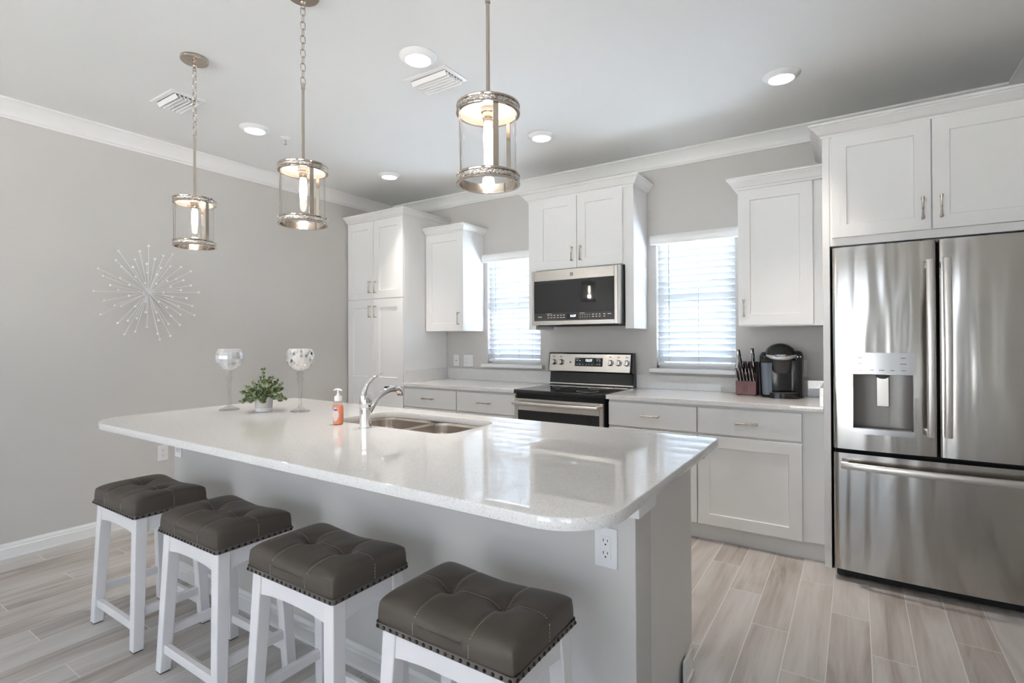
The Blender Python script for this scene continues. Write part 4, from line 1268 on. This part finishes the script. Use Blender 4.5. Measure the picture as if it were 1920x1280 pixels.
# ================================================================== DOWNLIGHTS, VENTS, SPRINKLER
DOWN = 3.6
def make_down():
    t = thing('recessed_downlight', '', 'downlight', (0, 0, 0), 'round recessed ceiling lights')
    mb = MB(); mb.lathe([(.097, -.0005), (.097, -.003), (.093, -.007), (.078, -.019), (.072, -.023), (.066, -.024), (.063, -.021), (.063, -.0005)], (0, 0, 0), 48, False, False); obj('trim_ring', mb, M['plastic_white'], t)
    mb = MB(); mb.lathe([(.0, -.024), (.030, -.0238), (.055, -.0225), (.0632, -.0205)], (0, 0, 0), 40, False, False); obj('lens', mb, M['lens'], t)
    area_light('lamp_beam', (0, 0, -.028), (0, 0, -1), .12, .12, DOWN, WARM, t, 'DISK', spread=R(64))
    return t
downs = [((2.432, -2.160), 'lit ceiling downlight beside the large vent, above the island'), ((.862, -2.110), 'lit ceiling downlight between the left and middle pendants'),
         ((3.972, -.894), 'lit ceiling downlight in front of the refrigerator cabinet'), ((2.432, -.893), 'lit ceiling downlight above the range, just beyond the near pendant'),
         ((.862, -.868), 'lit ceiling downlight in front of the pantry corner')]
q0 = make_down()
for i, ((x, y), lab) in enumerate(downs):
    o = q0 if i == 0 else dup(q0)
    o.location = (x, y, H); o['label'] = lab
def vent(x0, x1, y0, y1, label):
    t = thing('ceiling_vent', label, 'vent', ((x0 + x1) / 2, (y0 + y1) / 2, H), 'white louvred ceiling vents')
    f = .026
    def rr(d, z): return [(x0 + d, y0 + d, z), (x1 - d, y0 + d, z), (x1 - d, y1 - d, z), (x0 + d, y1 - d, z)]
    mb = MB(); mb.ring_loft([rr(0, H - .0005), rr(.001, H - .004), rr(.010, H - .008), rr(f, H - .008), rr(f, H - .0005)], True, False, False); obj('frame', mb, M['plastic_white'], t)
    mb = MB(); n = 6; pit = (y1 - y0 - 2 * f) / n
    for i in range(n):
        ya = y0 + f + pit * i
        yb_ = ya + pit
        mb.hexa([(x0 + f, yb_ - .004, H - .030), (x1 - f, yb_ - .004, H - .030), (x0 + f, yb_ - .002, H - .029), (x1 - f, yb_ - .002, H - .029),
                 (x0 + f, ya + .005, H - .008), (x1 - f, ya + .005, H - .008), (x0 + f, ya + .007, H - .007), (x1 - f, ya + .007, H - .007)])
    obj('louvres', mb, M['plastic_white'], t)
    mb = MB(); mb.box(x0 + f, x1 - f, y0 + f, y1 - f, H - .0015, H - .0005); obj('duct_shadow', mb, M['duct_shade'], t)  # dark sheet in place of the shade behind the louvres
vent(2.194, 2.496, -2.025, -1.823, 'louvred white ceiling vent next to the downlight over the island')
vent(.725, 1.010, -2.700, -2.508, 'louvred white ceiling vent behind the left pendant chain')
SPK = thing('fire_sprinkler', 'small white sprinkler head on the ceiling beside the middle pendant rod', 'sprinkler', (.88, -1.892, H))
mb = MB(); mb.lathe([(.034, -.0005), (.034, -.003), (.020, -.010), (.010, -.012), (.0, -.012)], (.88, -1.892, H), 28, True, False); obj('escutcheon', mb, M['plastic_white'], SPK)
mb = MB(); mb.cyl((.88, -1.892, H - .010), (.88, -1.892, H - .030), .006); mb.tube([(.872, -1.892, H - .022), (.868, -1.892, H - .036), (.878, -1.892, H - .045)], .002, 6); mb.tube([(.888, -1.892, H - .022), (.892, -1.892, H - .036), (.882, -1.892, H - .045)], .002, 6); mb.lathe([(.013, H - .048), (.013, H - .045)], (.88, -1.892, 0), 18); obj('head', mb, M['chrome'], SPK)

# ================================================================== BLINDS
def blind(a, b_, label, wand_x, seed):
    t = thing('window_blind', label, 'blind', ((a + b_) / 2, .03, 2.10), 'white slatted blinds')
    x0, x1 = a + .006, b_ - .006
    mb = MB(); mb.ring_loft([[(x, -.002, 2.060), (x, -.040, 2.058), (x, -.046, 2.066), (x, -.044, 2.076), (x, -.049, 2.088), (x, -.049, 2.112), (x, -.042, 2.130), (x, -.036, 2.134), (x, -.002, 2.134)] for x in (a - .036, b_ + .036)])
    obj('valance', mb, M['trim'], t)
    mb = MB(); mb.box(x0, x1, .006, .052, 2.056, 2.098, .002); obj('headrail', mb, M['trim'], t)
    mb = MB(); rnd = random.Random(seed); n = 19; zlo, zhi = 1.150, 2.038
    for i in range(n):
        z = zlo + (zhi - zlo) * i / (n - 1); tl = R(-57 + rnd.uniform(-1.5, 1.5)); w = .0250
        cy, sy = w * math.cos(tl), w * math.sin(tl)
        # room-side edge tilted up
        q = [(-cy, -sy), (-cy * .35, -sy * .35 + .0018), (cy * .35, sy * .35 + .0018), (cy, sy)]
        up = [(p[0], p[1] + .0013) for p in q]
        sec = q + list(reversed(up))
        mb.ring_loft([[(x, .029 + s_[0], z + s_[1] + dz) for s_ in sec] for x, dz in ((x0, rnd.uniform(-.0008, .0008)), (x1, rnd.uniform(-.0008, .0008)))])
    obj('slats', mb, M['slat'], t)
    mb = MB(); mb.box(x0, x1, .008, .050, 1.098, 1.120, .003, 2); obj('bottom_rail', mb, M['trim'], t)
    mb = MB()
    for fx in (.22, .60, .86) if b_ < 2.5 else (.16, .55):
        x = x0 + (x1 - x0) * fx
        for y in (.004, .054): mb.cyl((x, y, 1.115), (x, y, 2.06), .0014, 6)
    obj('ladder_cords', mb, M['cord'], t)
    mb = MB(); mb.cyl((wand_x, -.004, 1.56), (wand_x, -.004, 2.06), .0032, 8); obj('tilt_wand', mb, M['cord'], t)
blind(WINS[0][0], WINS[0][1], 'white slatted blind in the window left of the range', 1.400, 3)
blind(WINS[1][0], WINS[1][1], 'white slatted blind in the window right of the range', 3.075, 5)

# ================================================================== SUNBURST
SB = thing('sunburst_wall_art', 'silver sunburst of thin rods with bead tips on the greige wall', 'wall decoration', (0.0, -2.430, 1.660))
# (standoff, along the wall, height) of every bead tip from the hub, in millimetres
beads_mm = [
    47, 0, 338, 50, -186, 277, 77, -68, 288, 46, 158, 299, 83, 81, 274, 107, -109, 221,
    111, 14, 239, 77, -211, 206, 130, -45, 196, 106, -187, 163, 126, -127, 165, 137, 42, 178,
    118, 111, 197, 84, 199, 204, 49, -303, 143, 45, 287, 185, 153, -51, 130, 75, -283, 92,
    158, 9, 124, 148, -119, 97, 121, -202, 83, 161, 73, 85, 140, 141, 107, 117, 201, 104,
    166, -71, 56, 171, -1, 58, 103, -252, 30, 146, -157, 35, 162, 96, 44, 89, 267, 72,
    123, -215, -1, 140, 174, 27, 54, -328, -13, 163, -103, -6, 173, 43, -3, 45, 344, 28,
    145, -159, -37, 161, 108, -29, 118, 223, -28, 81, -279, -75, 165, -63, -73, 169, 16, -69,
    104, -228, -105, 119, -193, -112, 145, -123, -108, 156, 72, -108, 137, 159, -91, 79, 281, -82,
    50, -288, -168, 147, -58, -146, 151, 7, -145, 131, 110, -165, 111, 184, -153, 45, 314, -151,
    123, -104, -189, 102, -148, -208, 129, 28, -200, 74, -199, -224, 106, 105, -224, 73, 196, -229,
    103, -34, -250, 76, -96, -281, 75, 47, -295, 47, -149, -303, 45, 144, -312, 45, 73, -336]
beads = [(beads_mm[i] / 1000, -2.430 + beads_mm[i + 1] / 1000, 1.660 + beads_mm[i + 2] / 1000) for i in range(0, len(beads_mm), 3)]
hubx = .055
mb = MB(); mb.sphere((hubx, -2.430, 1.660), .0085, 14, 10); mb.cyl((0.0005, -2.43, 1.66), (hubx, -2.43, 1.66), .006, 10); mb.lathe([(.022, .0005), (.020, .006), (.0, .008)], (0, -2.43, 1.66), 20, True, False, axis='x'); obj('hub', mb, M['silver'], SB)
for (x, y, z) in beads:
    mb = MB(); mb.tube([(hubx - .012, -2.430, 1.660), (x, y, z)], .0016, 6); rd = obj('rod', mb, M['silver'], SB)
    mb = MB(); mb.sphere((x, y, z), .0082, 10, 8); obj('bead', mb, M['silver'], rd)

# ================================================================== GOBLETS, PLANT, SOAP
def goblet_profile():
    return [(.0, .914), (.054, .9142), (.0545, .9165), (.047, .921), (.030, .928), (.016, .936), (.011, .946), (.0085, .965), (.0080, 1.00), (.0085, 1.045), (.0105, 1.075), (.0150, 1.090), (.0170, 1.098), (.0150, 1.106), (.0125, 1.112), (.0165, 1.122), (.0185, 1.130), (.0150, 1.139), (.014, 1.143), (.0, 1.144)]
def bowl_r(z):
    t = (z - 1.146) / .120
    return .0755 * math.sqrt(max(1e-4, 1 - ((t - .60) / .62) ** 2)) if t > 0.0 else .012
def goblet(x, y, name, label):
    g = thing(name, label, 'goblet', (x, y, .914), 'tall glass goblets on the island')
    mb = MB(); mb.lathe(goblet_profile(), (x, y, 0), 32, False, False); obj('stem', mb, M['goblet'], g)
    return g
G1 = goblet(1.288, -2.518, 'tiled_goblet', 'tall glass goblet with pearly square tiles, left of the plant')
x, y = 1.288, -2.518
mb = MB(); mb.lathe([(.010, 1.143)] + [(bowl_r(1.146 + .121 * i / 18) - .0022, 1.146 + .121 * i / 18) for i in range(1, 19)], (x, y, 0), 36, False, False); bw = obj('bowl', mb, M['bowl_pearl'], G1)
mb = MB(); rows = 6
for j in range(rows):
    za, zb2 = 1.152 + .113 * j / rows + .001, 1.152 + .113 * (j + 1) / rows - .001
    n = 20
    for i in range(n):
        a0, a1 = 2 * math.pi * (i + .04) / n, 2 * math.pi * (i + .96) / n
        mb.quad(*[(x + bowl_r(z) * math.cos(a), y + bowl_r(z) * math.sin(a), z) for a, z in ((a0, za), (a1, za), (a1, zb2), (a0, zb2))])
obj('pearl_tiles', mb, M['pearl'], bw, 5)
G2 = goblet(1.702, -2.344, 'mosaic_goblet', 'tall glass goblet with diamond mirror mosaic, right of the plant')
x, y = 1.702, -2.344
mb = MB(); mb.lathe([(.010, 1.143)] + [(bowl_r(1.146 + .121 * i / 18) - .0012, 1.146 + .121 * i / 18) for i in range(1, 19)], (x, y, 0), 36, False, False); bw = obj('bowl', mb, M['bowl_pearl'], G2)
mb = MB(); rnd = random.Random(4)
for j in range(8):
    zc = 1.164 + .0125 * j; n = 18
    for i in range(n):
        if rnd.random() < .42: continue
        a = 2 * math.pi * (i + .5 * (j % 2)) / n; da = .0082 / bowl_r(zc)
        q = []
        tw = rnd.uniform(-.0012, .0012)
        for k in range(4):
            aa = a + (da if k == 1 else -da if k == 3 else 0); zz = zc + (.0115 if k == 2 else -.0115 if k == 0 else 0)
            rr_ = bowl_r(zc) + .0012 + (tw if k in (1,) else -tw if k == 3 else 0)
            rr_ = (bowl_r(zz) + rr_) / 2 + .0006
            q.append((x + rr_ * math.cos(aa), y + rr_ * math.sin(aa), zz))
        mb.quad(*q)
obj('mirror_diamonds', mb, M['mirror'], bw, 5)

PL = thing('potted_plant', 'small bushy green plant in a two-tone concrete pot between the goblets', 'plant', (1.525, -2.452, .914))
x, y = 1.525, -2.452
mb = MB(); mb.lathe([(.0, .915), (.039, .915), (.0425, .918), (.0435, .934), (.0445, .937), (.0470, .990), (.0475, .996), (.0445, .996), (.043, .985), (.0, .984)], (x, y, 0), 36, False, False); pt = obj('pot', mb, M['concrete'], PL)
mb = MB(); mb.lathe([(.0395, .9145), (.0432, .918), (.0443, .9355), (.0437, .9365)], (x, y, 0), 36, True, False); obj('white_base_band', mb, M['pot_white'], pt)
mb = MB(); mb.lathe([(.0435, .986), (.02, .992), (.0, .993)], (x, y, 0), 24, False, False); obj('soil', mb, M['soil'], PL)
rnd = random.Random(11); lb = MB(); sb_ = MB()
def leaf(p, d, size):
    d = d.normalized(); sd = d.cross(Vector((rnd.uniform(-1, 1), rnd.uniform(-1, 1), rnd.uniform(-.2, 1)))).normalized(); nn = d.cross(sd)
    c = []
    for t, w in ((0, .05), (.25, .62), (.55, .72), (.85, .42)):
        for s_ in (-1, 0, 1):
            c.append(p + d * size * t + sd * s_ * w * size * .62 + nn * (abs(s_) * .12 * size - .16 * size * t * t))
    c.append(p + d * size - nn * .18 * size)
    vs = [lb.bm.verts.new(q) for q in c]
    for j in range(3):
        for i in range(2):
            a = j * 3 + i; lb.bm.faces.new([vs[a], vs[a + 1], vs[a + 4], vs[a + 3]])
    lb.bm.faces.new([vs[9], vs[10], vs[12]]); lb.bm.faces.new([vs[10], vs[11], vs[12]])
for i in range(60):
    if i == 0: az, el, ln = 0, R(88), .158
    elif i < 12: az, el, ln = rnd.uniform(0, 6.283), R(rnd.uniform(48, 80)), rnd.uniform(.085, .125)
    else: az, el, ln = rnd.uniform(0, 6.283), R(rnd.uniform(2, 50)), rnd.uniform(.070, .108)
    d = Vector((math.cos(az) * math.cos(el), math.sin(az) * math.cos(el), math.sin(el)))
    p = Vector((x, y, .990)) + Vector((d.x, d.y, 0)) * .018
    pts = [p]; m = 7
    for k in range(m):
        dd = d + Vector((0, 0, -.10 * k * (1 - math.sin(el)))) + Vector((rnd.uniform(-.12, .12), rnd.uniform(-.12, .12), rnd.uniform(-.06, .06)))
        p = p + dd.normalized() * (ln / m); pts.append(p.copy())
        if p.z < .952: break
        nl = 3 if k > 0 else 1
        for q in range(nl):
            ld = dd.normalized() * .5 + Vector((rnd.uniform(-1, 1), rnd.uniform(-1, 1), rnd.uniform(-.3, .9))) * .85
            leaf(p, ld, rnd.uniform(.018, .029) * (1.0 - .35 * k / m))
    sb_.tube(pts, .0011, 5)
obj('stems', sb_, M['stem'], PL)
obj('foliage', lb, M['leaf'], PL, 60, merge=False)

SO = thing('soap_dispenser', 'small pump bottle of orange hand soap left of the faucet', 'soap bottle', (2.253, -2.522, .914))
x, y = 2.253, -2.522
def bottle(off, ztop, taper=True):
    prof = [(.0, .9145), (.024, .9147), (.0265, .918), (.0258, .930), (.0272, .945), (.0290, .965), (.0288, .985), (.0265, 1.003), (.0215, 1.016), (.0150, 1.024), (.0125, 1.028)]
    return [(max(0, r_ - off), z_ + (off if i < 2 else 0)) for i, (r_, z_) in enumerate(prof) if z_ <= ztop]
mb = MB(); mb.lathe(bottle(0, 2), (x, y, 0), 32, False, False, sy=.86); bo = obj('bottle', mb, M['soap_clear'], SO)
mb = MB(); mb.lathe(bottle(.0018, 1.003) + [(.0, 1.004)], (x, y, 0), 32, False, False, sy=.86); obj('liquid', mb, M['soap_liquid'], bo)
mb = MB()
def bpt(a, z, o=.0007):
    pr_ = bottle(0, 2); r_ = pr_[-1][0]
    for (r0, z0_), (r1, z1_) in zip(pr_[:-1], pr_[1:]):
        if z0_ <= z <= z1_: r_ = r0 + (r1 - r0) * (z - z0_) / max(1e-6, z1_ - z0_)
    return (x + (r_ + o) * math.cos(a), y + (r_ + o) * .86 * math.sin(a), z)
mb.grid(lambda u, v: bpt(R(284 + 52 * (u - .5) * math.sin(math.pi * (.1 + .85 * v)) * 1.5), .930 + .068 * v), 10, 12); lbl = obj('label', mb, M['soap_label'], bo)
mb = MB(); mb.grid(lambda u, v: bpt(R(272 + 36 * u), .981 + .007 * v, .0012), 6, 2); obj('brand_mark', mb, M['blue'], lbl)
mb = MB(); mb.lathe([(.0160, 1.024), (.0175, 1.026), (.0175, 1.044), (.0150, 1.048), (.0090, 1.050), (.0085, 1.056), (.0050, 1.058), (.0046, 1.076), (.0, 1.077)], (x, y, 0), 24, True, False)
pts = [(x - .022, y - .006, 1.074), (x - .012, y - .003, 1.079), (x, y, 1.0805), (x + .012, y + .003, 1.078), (x + .020, y + .005, 1.074)]
mb.tube(pts, [.004, .0062, .0072, .0062, .004], 10, flat=.6); obj('pump', mb, M['pump'], SO)

# ================================================================== KNIFE BLOCK AND KNIVES
bx0, bx1 = 3.600, 3.732; byf, byb = -.205, -.070
KB = thing('knife_block', 'cherry wood knife block with an etched twin-figure mark, left of the coffee maker', 'knife block', ((bx0 + bx1) / 2, -.14, .914))
mb = MB()
sec = [(byf, .922), (byf, 1.012), (byf + .035, 1.018), (byf + .050, 1.060), (byb - .018, 1.148), (byb, 1.142), (byb, .922)]
mb.ring_loft([[(xx, a, b_) for a, b_ in sec] for xx in (bx0, bx1)])
bmesh.ops.bevel(mb.bm, geom=list(mb.bm.edges), offset=.0015, segments=1, affect='EDGES')
kb = obj('block', mb, M['block_dark'], KB)
mb = MB(); mb.box(bx0 + .0012, bx1 - .0012, byf - .0012, byf + .002, .924, 1.0105, .0006); fp = obj('front_face', mb, M['burgundy'], kb)
mb = MB(); mb.box(bx0 + .006, bx1 - .006, byf + .008, byb - .008, .9142, .924); obj('foot', mb, M['block_dark'], KB)
mb = MB(); yy = byf - .0018
for s_ in (-1, 1):
    cx_ = (bx0 + bx1) / 2 + s_ * .0085
    mb.lathe([(.0045, -.0004), (.0045, .0004)], (cx_, yy, .991), 14, axis='y')
    for p_, q_ in (((cx_, .984), (cx_, .964)), ((cx_, .981), (cx_ - s_ * .008, .974)), ((cx_, .981), (cx_ + s_ * .009, .976)), ((cx_, .965), (cx_ - s_ * .005, .947)), ((cx_, .965), (cx_ + s_ * .005, .947))):
        mb.tube([(p_[0], yy, p_[1]), (q_[0], yy, q_[1])], .0014, 6)
mb.box((bx0 + bx1) / 2 - .016, (bx0 + bx1) / 2 + .016, yy - .0003, yy + .0003, .941, .943)
obj('etched_mark', mb, M['block_dark'], fp)
def knife(base, d, L, w, th, label, group, bolster=True):
    """handle rising from its slot at base along d (flat side across X)"""
    d = Vector(d).normalized(); sidev = Vector((1, 0, 0)); n = d.cross(sidev).normalized()
    k = thing('steak_knife' if 'steak' in label else 'kitchen_knife', label, 'knife', base, group)
    B_ = Vector(base)
    mb = MB(); rings = []
    for t, s_, o in ((0, .78, 0), (.10, .80, 0), (.35, .92, .0), (.6, .86, .001), (.85, 1.05, -.001), (.96, 1.0, -.003), (1.0, .7, -.004)):
        c = B_ + d * (L * t) + n * o
        rings.append([c + sidev * (th * math.cos(a)) + n * (w * s_ * math.sin(a)) for a in [2 * math.pi * i / 12 for i in range(12)]])
    mb.ring_loft(rings); hd_ = obj('grip', mb, M['black_gloss'], k)
    mb = MB(); rings = []
    for t, s_, o in ((.02, .80, 0), (.35, .92, .0), (.6, .86, .001), (.85, 1.05, -.001), (.97, 1.0, -.003)):
        c = B_ + d * (L * t) + n * o
        rings.append([c + sidev * (a * .0013) + n * (b_ * w * s_ * 1.04) for a, b_ in ((-1, -1), (1, -1), (1, 1), (-1, 1))])
    mb.ring_loft(rings); obj('tang', mb, M['chrome'], k)
    mb = MB(); e = B_ + d * L
    mb.tube([e - d * .006, e + d * .0012], [th * 1.06, th * .8], 10); mb.tube([B_ - d * .022, B_ + d * .006], [.0016, th * .9], 8)
    obj('bolster', mb, M['chrome'], k)
    return k
order = ['first', 'second', 'third', 'fourth', 'fifth', 'sixth']
for i in range(6):
    xx = bx0 + .013 + (bx1 - bx0 - .026) * i / 5
    knife((xx - .002, byf + .016, 1.014), (-.13, -.10, 1), .090, .0100, .0072, 'steak knife with steel spine, %s from the left in the front row of the block' % order[i], 'steak knives in the front row')
big = [((3.618, -.112, 1.092), (-.12, -.05, 1), .105, 'large knife with black handle at the left rear of the block'),
       ((3.635, -.152, 1.064), (-.14, -.12, 1), .094, 'black handled knife in front of the large left one in the block'),
       ((3.648, -.155, 1.055), (-.10, -.14, 1), .070, 'short knife with rounded butt behind the steak knives, left of centre'),
       ((3.676, -.150, 1.062), (-.04, -.14, 1), .068, 'short knife with rounded butt behind the steak knives at the centre'),
       ((3.700, -.104, 1.112), (-.04, -.10, 1), .105, 'tallest knife with steel butt at the right rear of the block'),
       ((3.706, -.124, 1.094), (-.03, -.10, 1), .098, 'tall knife with steel butt, second in the right-hand file of the block'),
       ((3.706, -.140, 1.074), (-.03, -.12, 1), .086, 'third knife down the right-hand file of the block'),
       ((3.712, -.156, 1.056), (-.03, -.12, 1), .078, 'lowest knife of the right-hand file, just behind the steak knives')]
for b_, d, L, lab in big:
    b_ = (b_[0], b_[1], 1.060 + (b_[1] + .155) * 1.313 + .012)
    if 'front of the large' in lab: b_ = (b_[0], b_[1] - .004, b_[2] + .010)
    knife(b_, d, L, .0135, .0100, lab, 'kitchen knives in the block')

# ================================================================== COFFEE MAKER
cmx, cmy = 3.886, -.168
CM = thing('coffee_maker', 'black single-serve pod coffee maker with silver lift handle', 'coffee maker', (cmx, cmy, .914))
cm = T_((cmx, cmy, .914)) @ Matrix.Rotation(R(12), 4, 'Z') @ Matrix.Scale(1.05, 4)
def outline(sx, sy, n=48, front=.0, k=.45):
    pts = []
    for i in range(n):
        a = 2 * math.pi * i / n; c, s_ = math.cos(a), math.sin(a)
        pts.append((sx * math.copysign(abs(c) ** k, c), sy * math.copysign(abs(s_) ** k, s_)))
    return pts
mb = MB(cm)     # back column and flanks: rounded tower with a wide niche at the front
def rg(sx, sy, z, oy=0, ox=0): return [(x_ + ox, y_ + oy, z) for x_, y_ in outline(sx, sy)]
mb.ring_loft([rg(.118, .070, .002, .05), rg(.120, .072, .010, .05), rg(.127, .074, .20, .05), rg(.126, .074, .262, .05), rg(.112, .070, .288, .05), rg(.06, .04, .300, .05)])
body = obj('body', mb, M['black_gloss'], CM, 40)
mb = MB(cm); mb.ring_loft([[(sx * .060 + .010 + dx, dy, z) for sx, dx, dy in ((-1, -.005 - .0, -.02), (1, .006, -.02), (1, .026, -.058), (1, .012, -.078), (1, -.004, -.078))] for z in (0,)] * 1 if False else [[(.070 + q, r_, z) for q, r_ in ((-.002, -.02), (.048, -.02), (.050, -.05), (.036, -.082), (.012, -.090), (-.002, -.084))] for z in (.004, .215, .250)]); obj('right_flank', mb, M['black_gloss'], CM, 40)
mb = MB(cm); mb.ring_loft([[(-.070 - q * s_, r_, z) for q, r_ in ((-.006, -.02), (.050, -.015), (.055, -.045), (.044, -.076), (.020, -.092), (-.006, -.088))] for z, s_ in ((.020, .86), (.12, .95), (.222, 1.0))]); obj('water_reservoir', mb, M['reservoir'], CM, 40)
mb = MB(cm); mb.ring_loft([[(-.070 - q, r_, z) for q, r_ in ((-.006, -.02), (.051, -.015), (.056, -.045), (.045, -.077), (.020, -.093), (-.006, -.089))] for z in (.2222, .244, .250)]); obj('reservoir_lid', mb, M['black_gloss'], CM, 40)
mb = MB(cm); mb.quad((-.064, -.021, .03), (.068, -.021, .03), (.068, -.021, .25), (-.064, -.021, .25)); obj('niche_back', mb, M['strip'], CM)
mb = MB(cm)     # domed brewing head
prof = [(.098, .236), (.102, .256), (.098, .286), (.084, .314), (.058, .334), (.022, .345), (.0, .346)]
def hd_ring(s_, z): return [(x_ * s_ / .118 * .95 - .008, y_ * s_ / .118 - .012 * (1 if y_ < 0 else 0) + .018, z) for x_, y_ in outline(.112, .100, 48, k=.62)]
mb.ring_loft([hd_ring(max(r_, .004), z_) for r_, z_ in prof]); head = obj('head', mb, M['black_gloss'], CM, 50)
mb = MB(cm); mb.ring_loft([[(x_, y_, z) for x_, y_ in [(math.cos(a) * r_ - .006, math.sin(a) * r_ * .9 - .070) for a in [2 * math.pi * i / 32 for i in range(32)]]] for r_, z in ((.040, .158), (.048, .168), (.057, .222), (.060, .262))]); obj('pod_holder', mb, M['strip'], CM, 40)
mb = MB(cm); pts = []
for i in range(25):
    t = -1 + 2 * i / 24
    pts.append((-.012 + t * .084, -.132 + .030 * t * t, .250 + .016 * abs(t) ** 2 + .004))
mb.tube(pts, [.007 + .010 * (1 - abs(-1 + 2 * i / 24) ** 6) for i in range(25)], 14, flat=.8); lh = obj('lift_handle', mb, M['disp_panel'], CM, 40)
xd = cm.to_3x3() @ Vector((1, 0, 0))
mb = MB(cm); mb.box(-.050, .014, -.146, -.116, .262, .278, .003, 2); bpl = obj('name_plate', mb, M['dark_steel'], lh)
text('lettering', 'KEURIG', .0145, M['print_white'], bpl, cm @ Vector((-.018, -.1468, .270)), xd)
mb = MB(cm); mb.ring_loft([[(x_ + .006, min(y_, .02) - .058, z) for x_, y_ in outline(.088, .066, 40, k=.7)] for z in (.001, .030, .034)]); tr = obj('drip_tray', mb, M['black_gloss'], CM, 40)
mb = MB(cm); mb.ring_loft([[(x_ + .006, min(y_, .02) - .058, z) for x_, y_ in outline(.074, .054, 40, k=.7)] for z in (.0345, .0355)]); obj('tray_grille', mb, M['dark_steel'], tr, 40)
mb = MB(cm); mb.ring_loft([[(x_ + .084, y_ - .030, z) for x_, y_ in outline(s_ * .036, s_ * .052, 28, k=.8)] for s_, z in ((1, .245), (1.02, .262), (.9, .284), (.6, .296), (.1, .300))]); pd_ = obj('button_pod', mb, M['black_gloss'], CM, 50)
mb = MB(cm)
for i in range(3): mb.sphere((.066 + .016 * i, -.0845 + .002 * i, .262), .0045, 10, 8)
obj('buttons', mb, M['print_white'], pd_)
mb = MB(); mb.tube([(cmx - .085, cmy + .03, .930), (cmx - .115, cmy - .01, .919), (cmx - .125, cmy - .045, .9175), (cmx - .105, cmy - .072, .9175), (cmx - .072, cmy - .075, .9175)], .003, 8); obj('power_cord', mb, M['black'], CM)
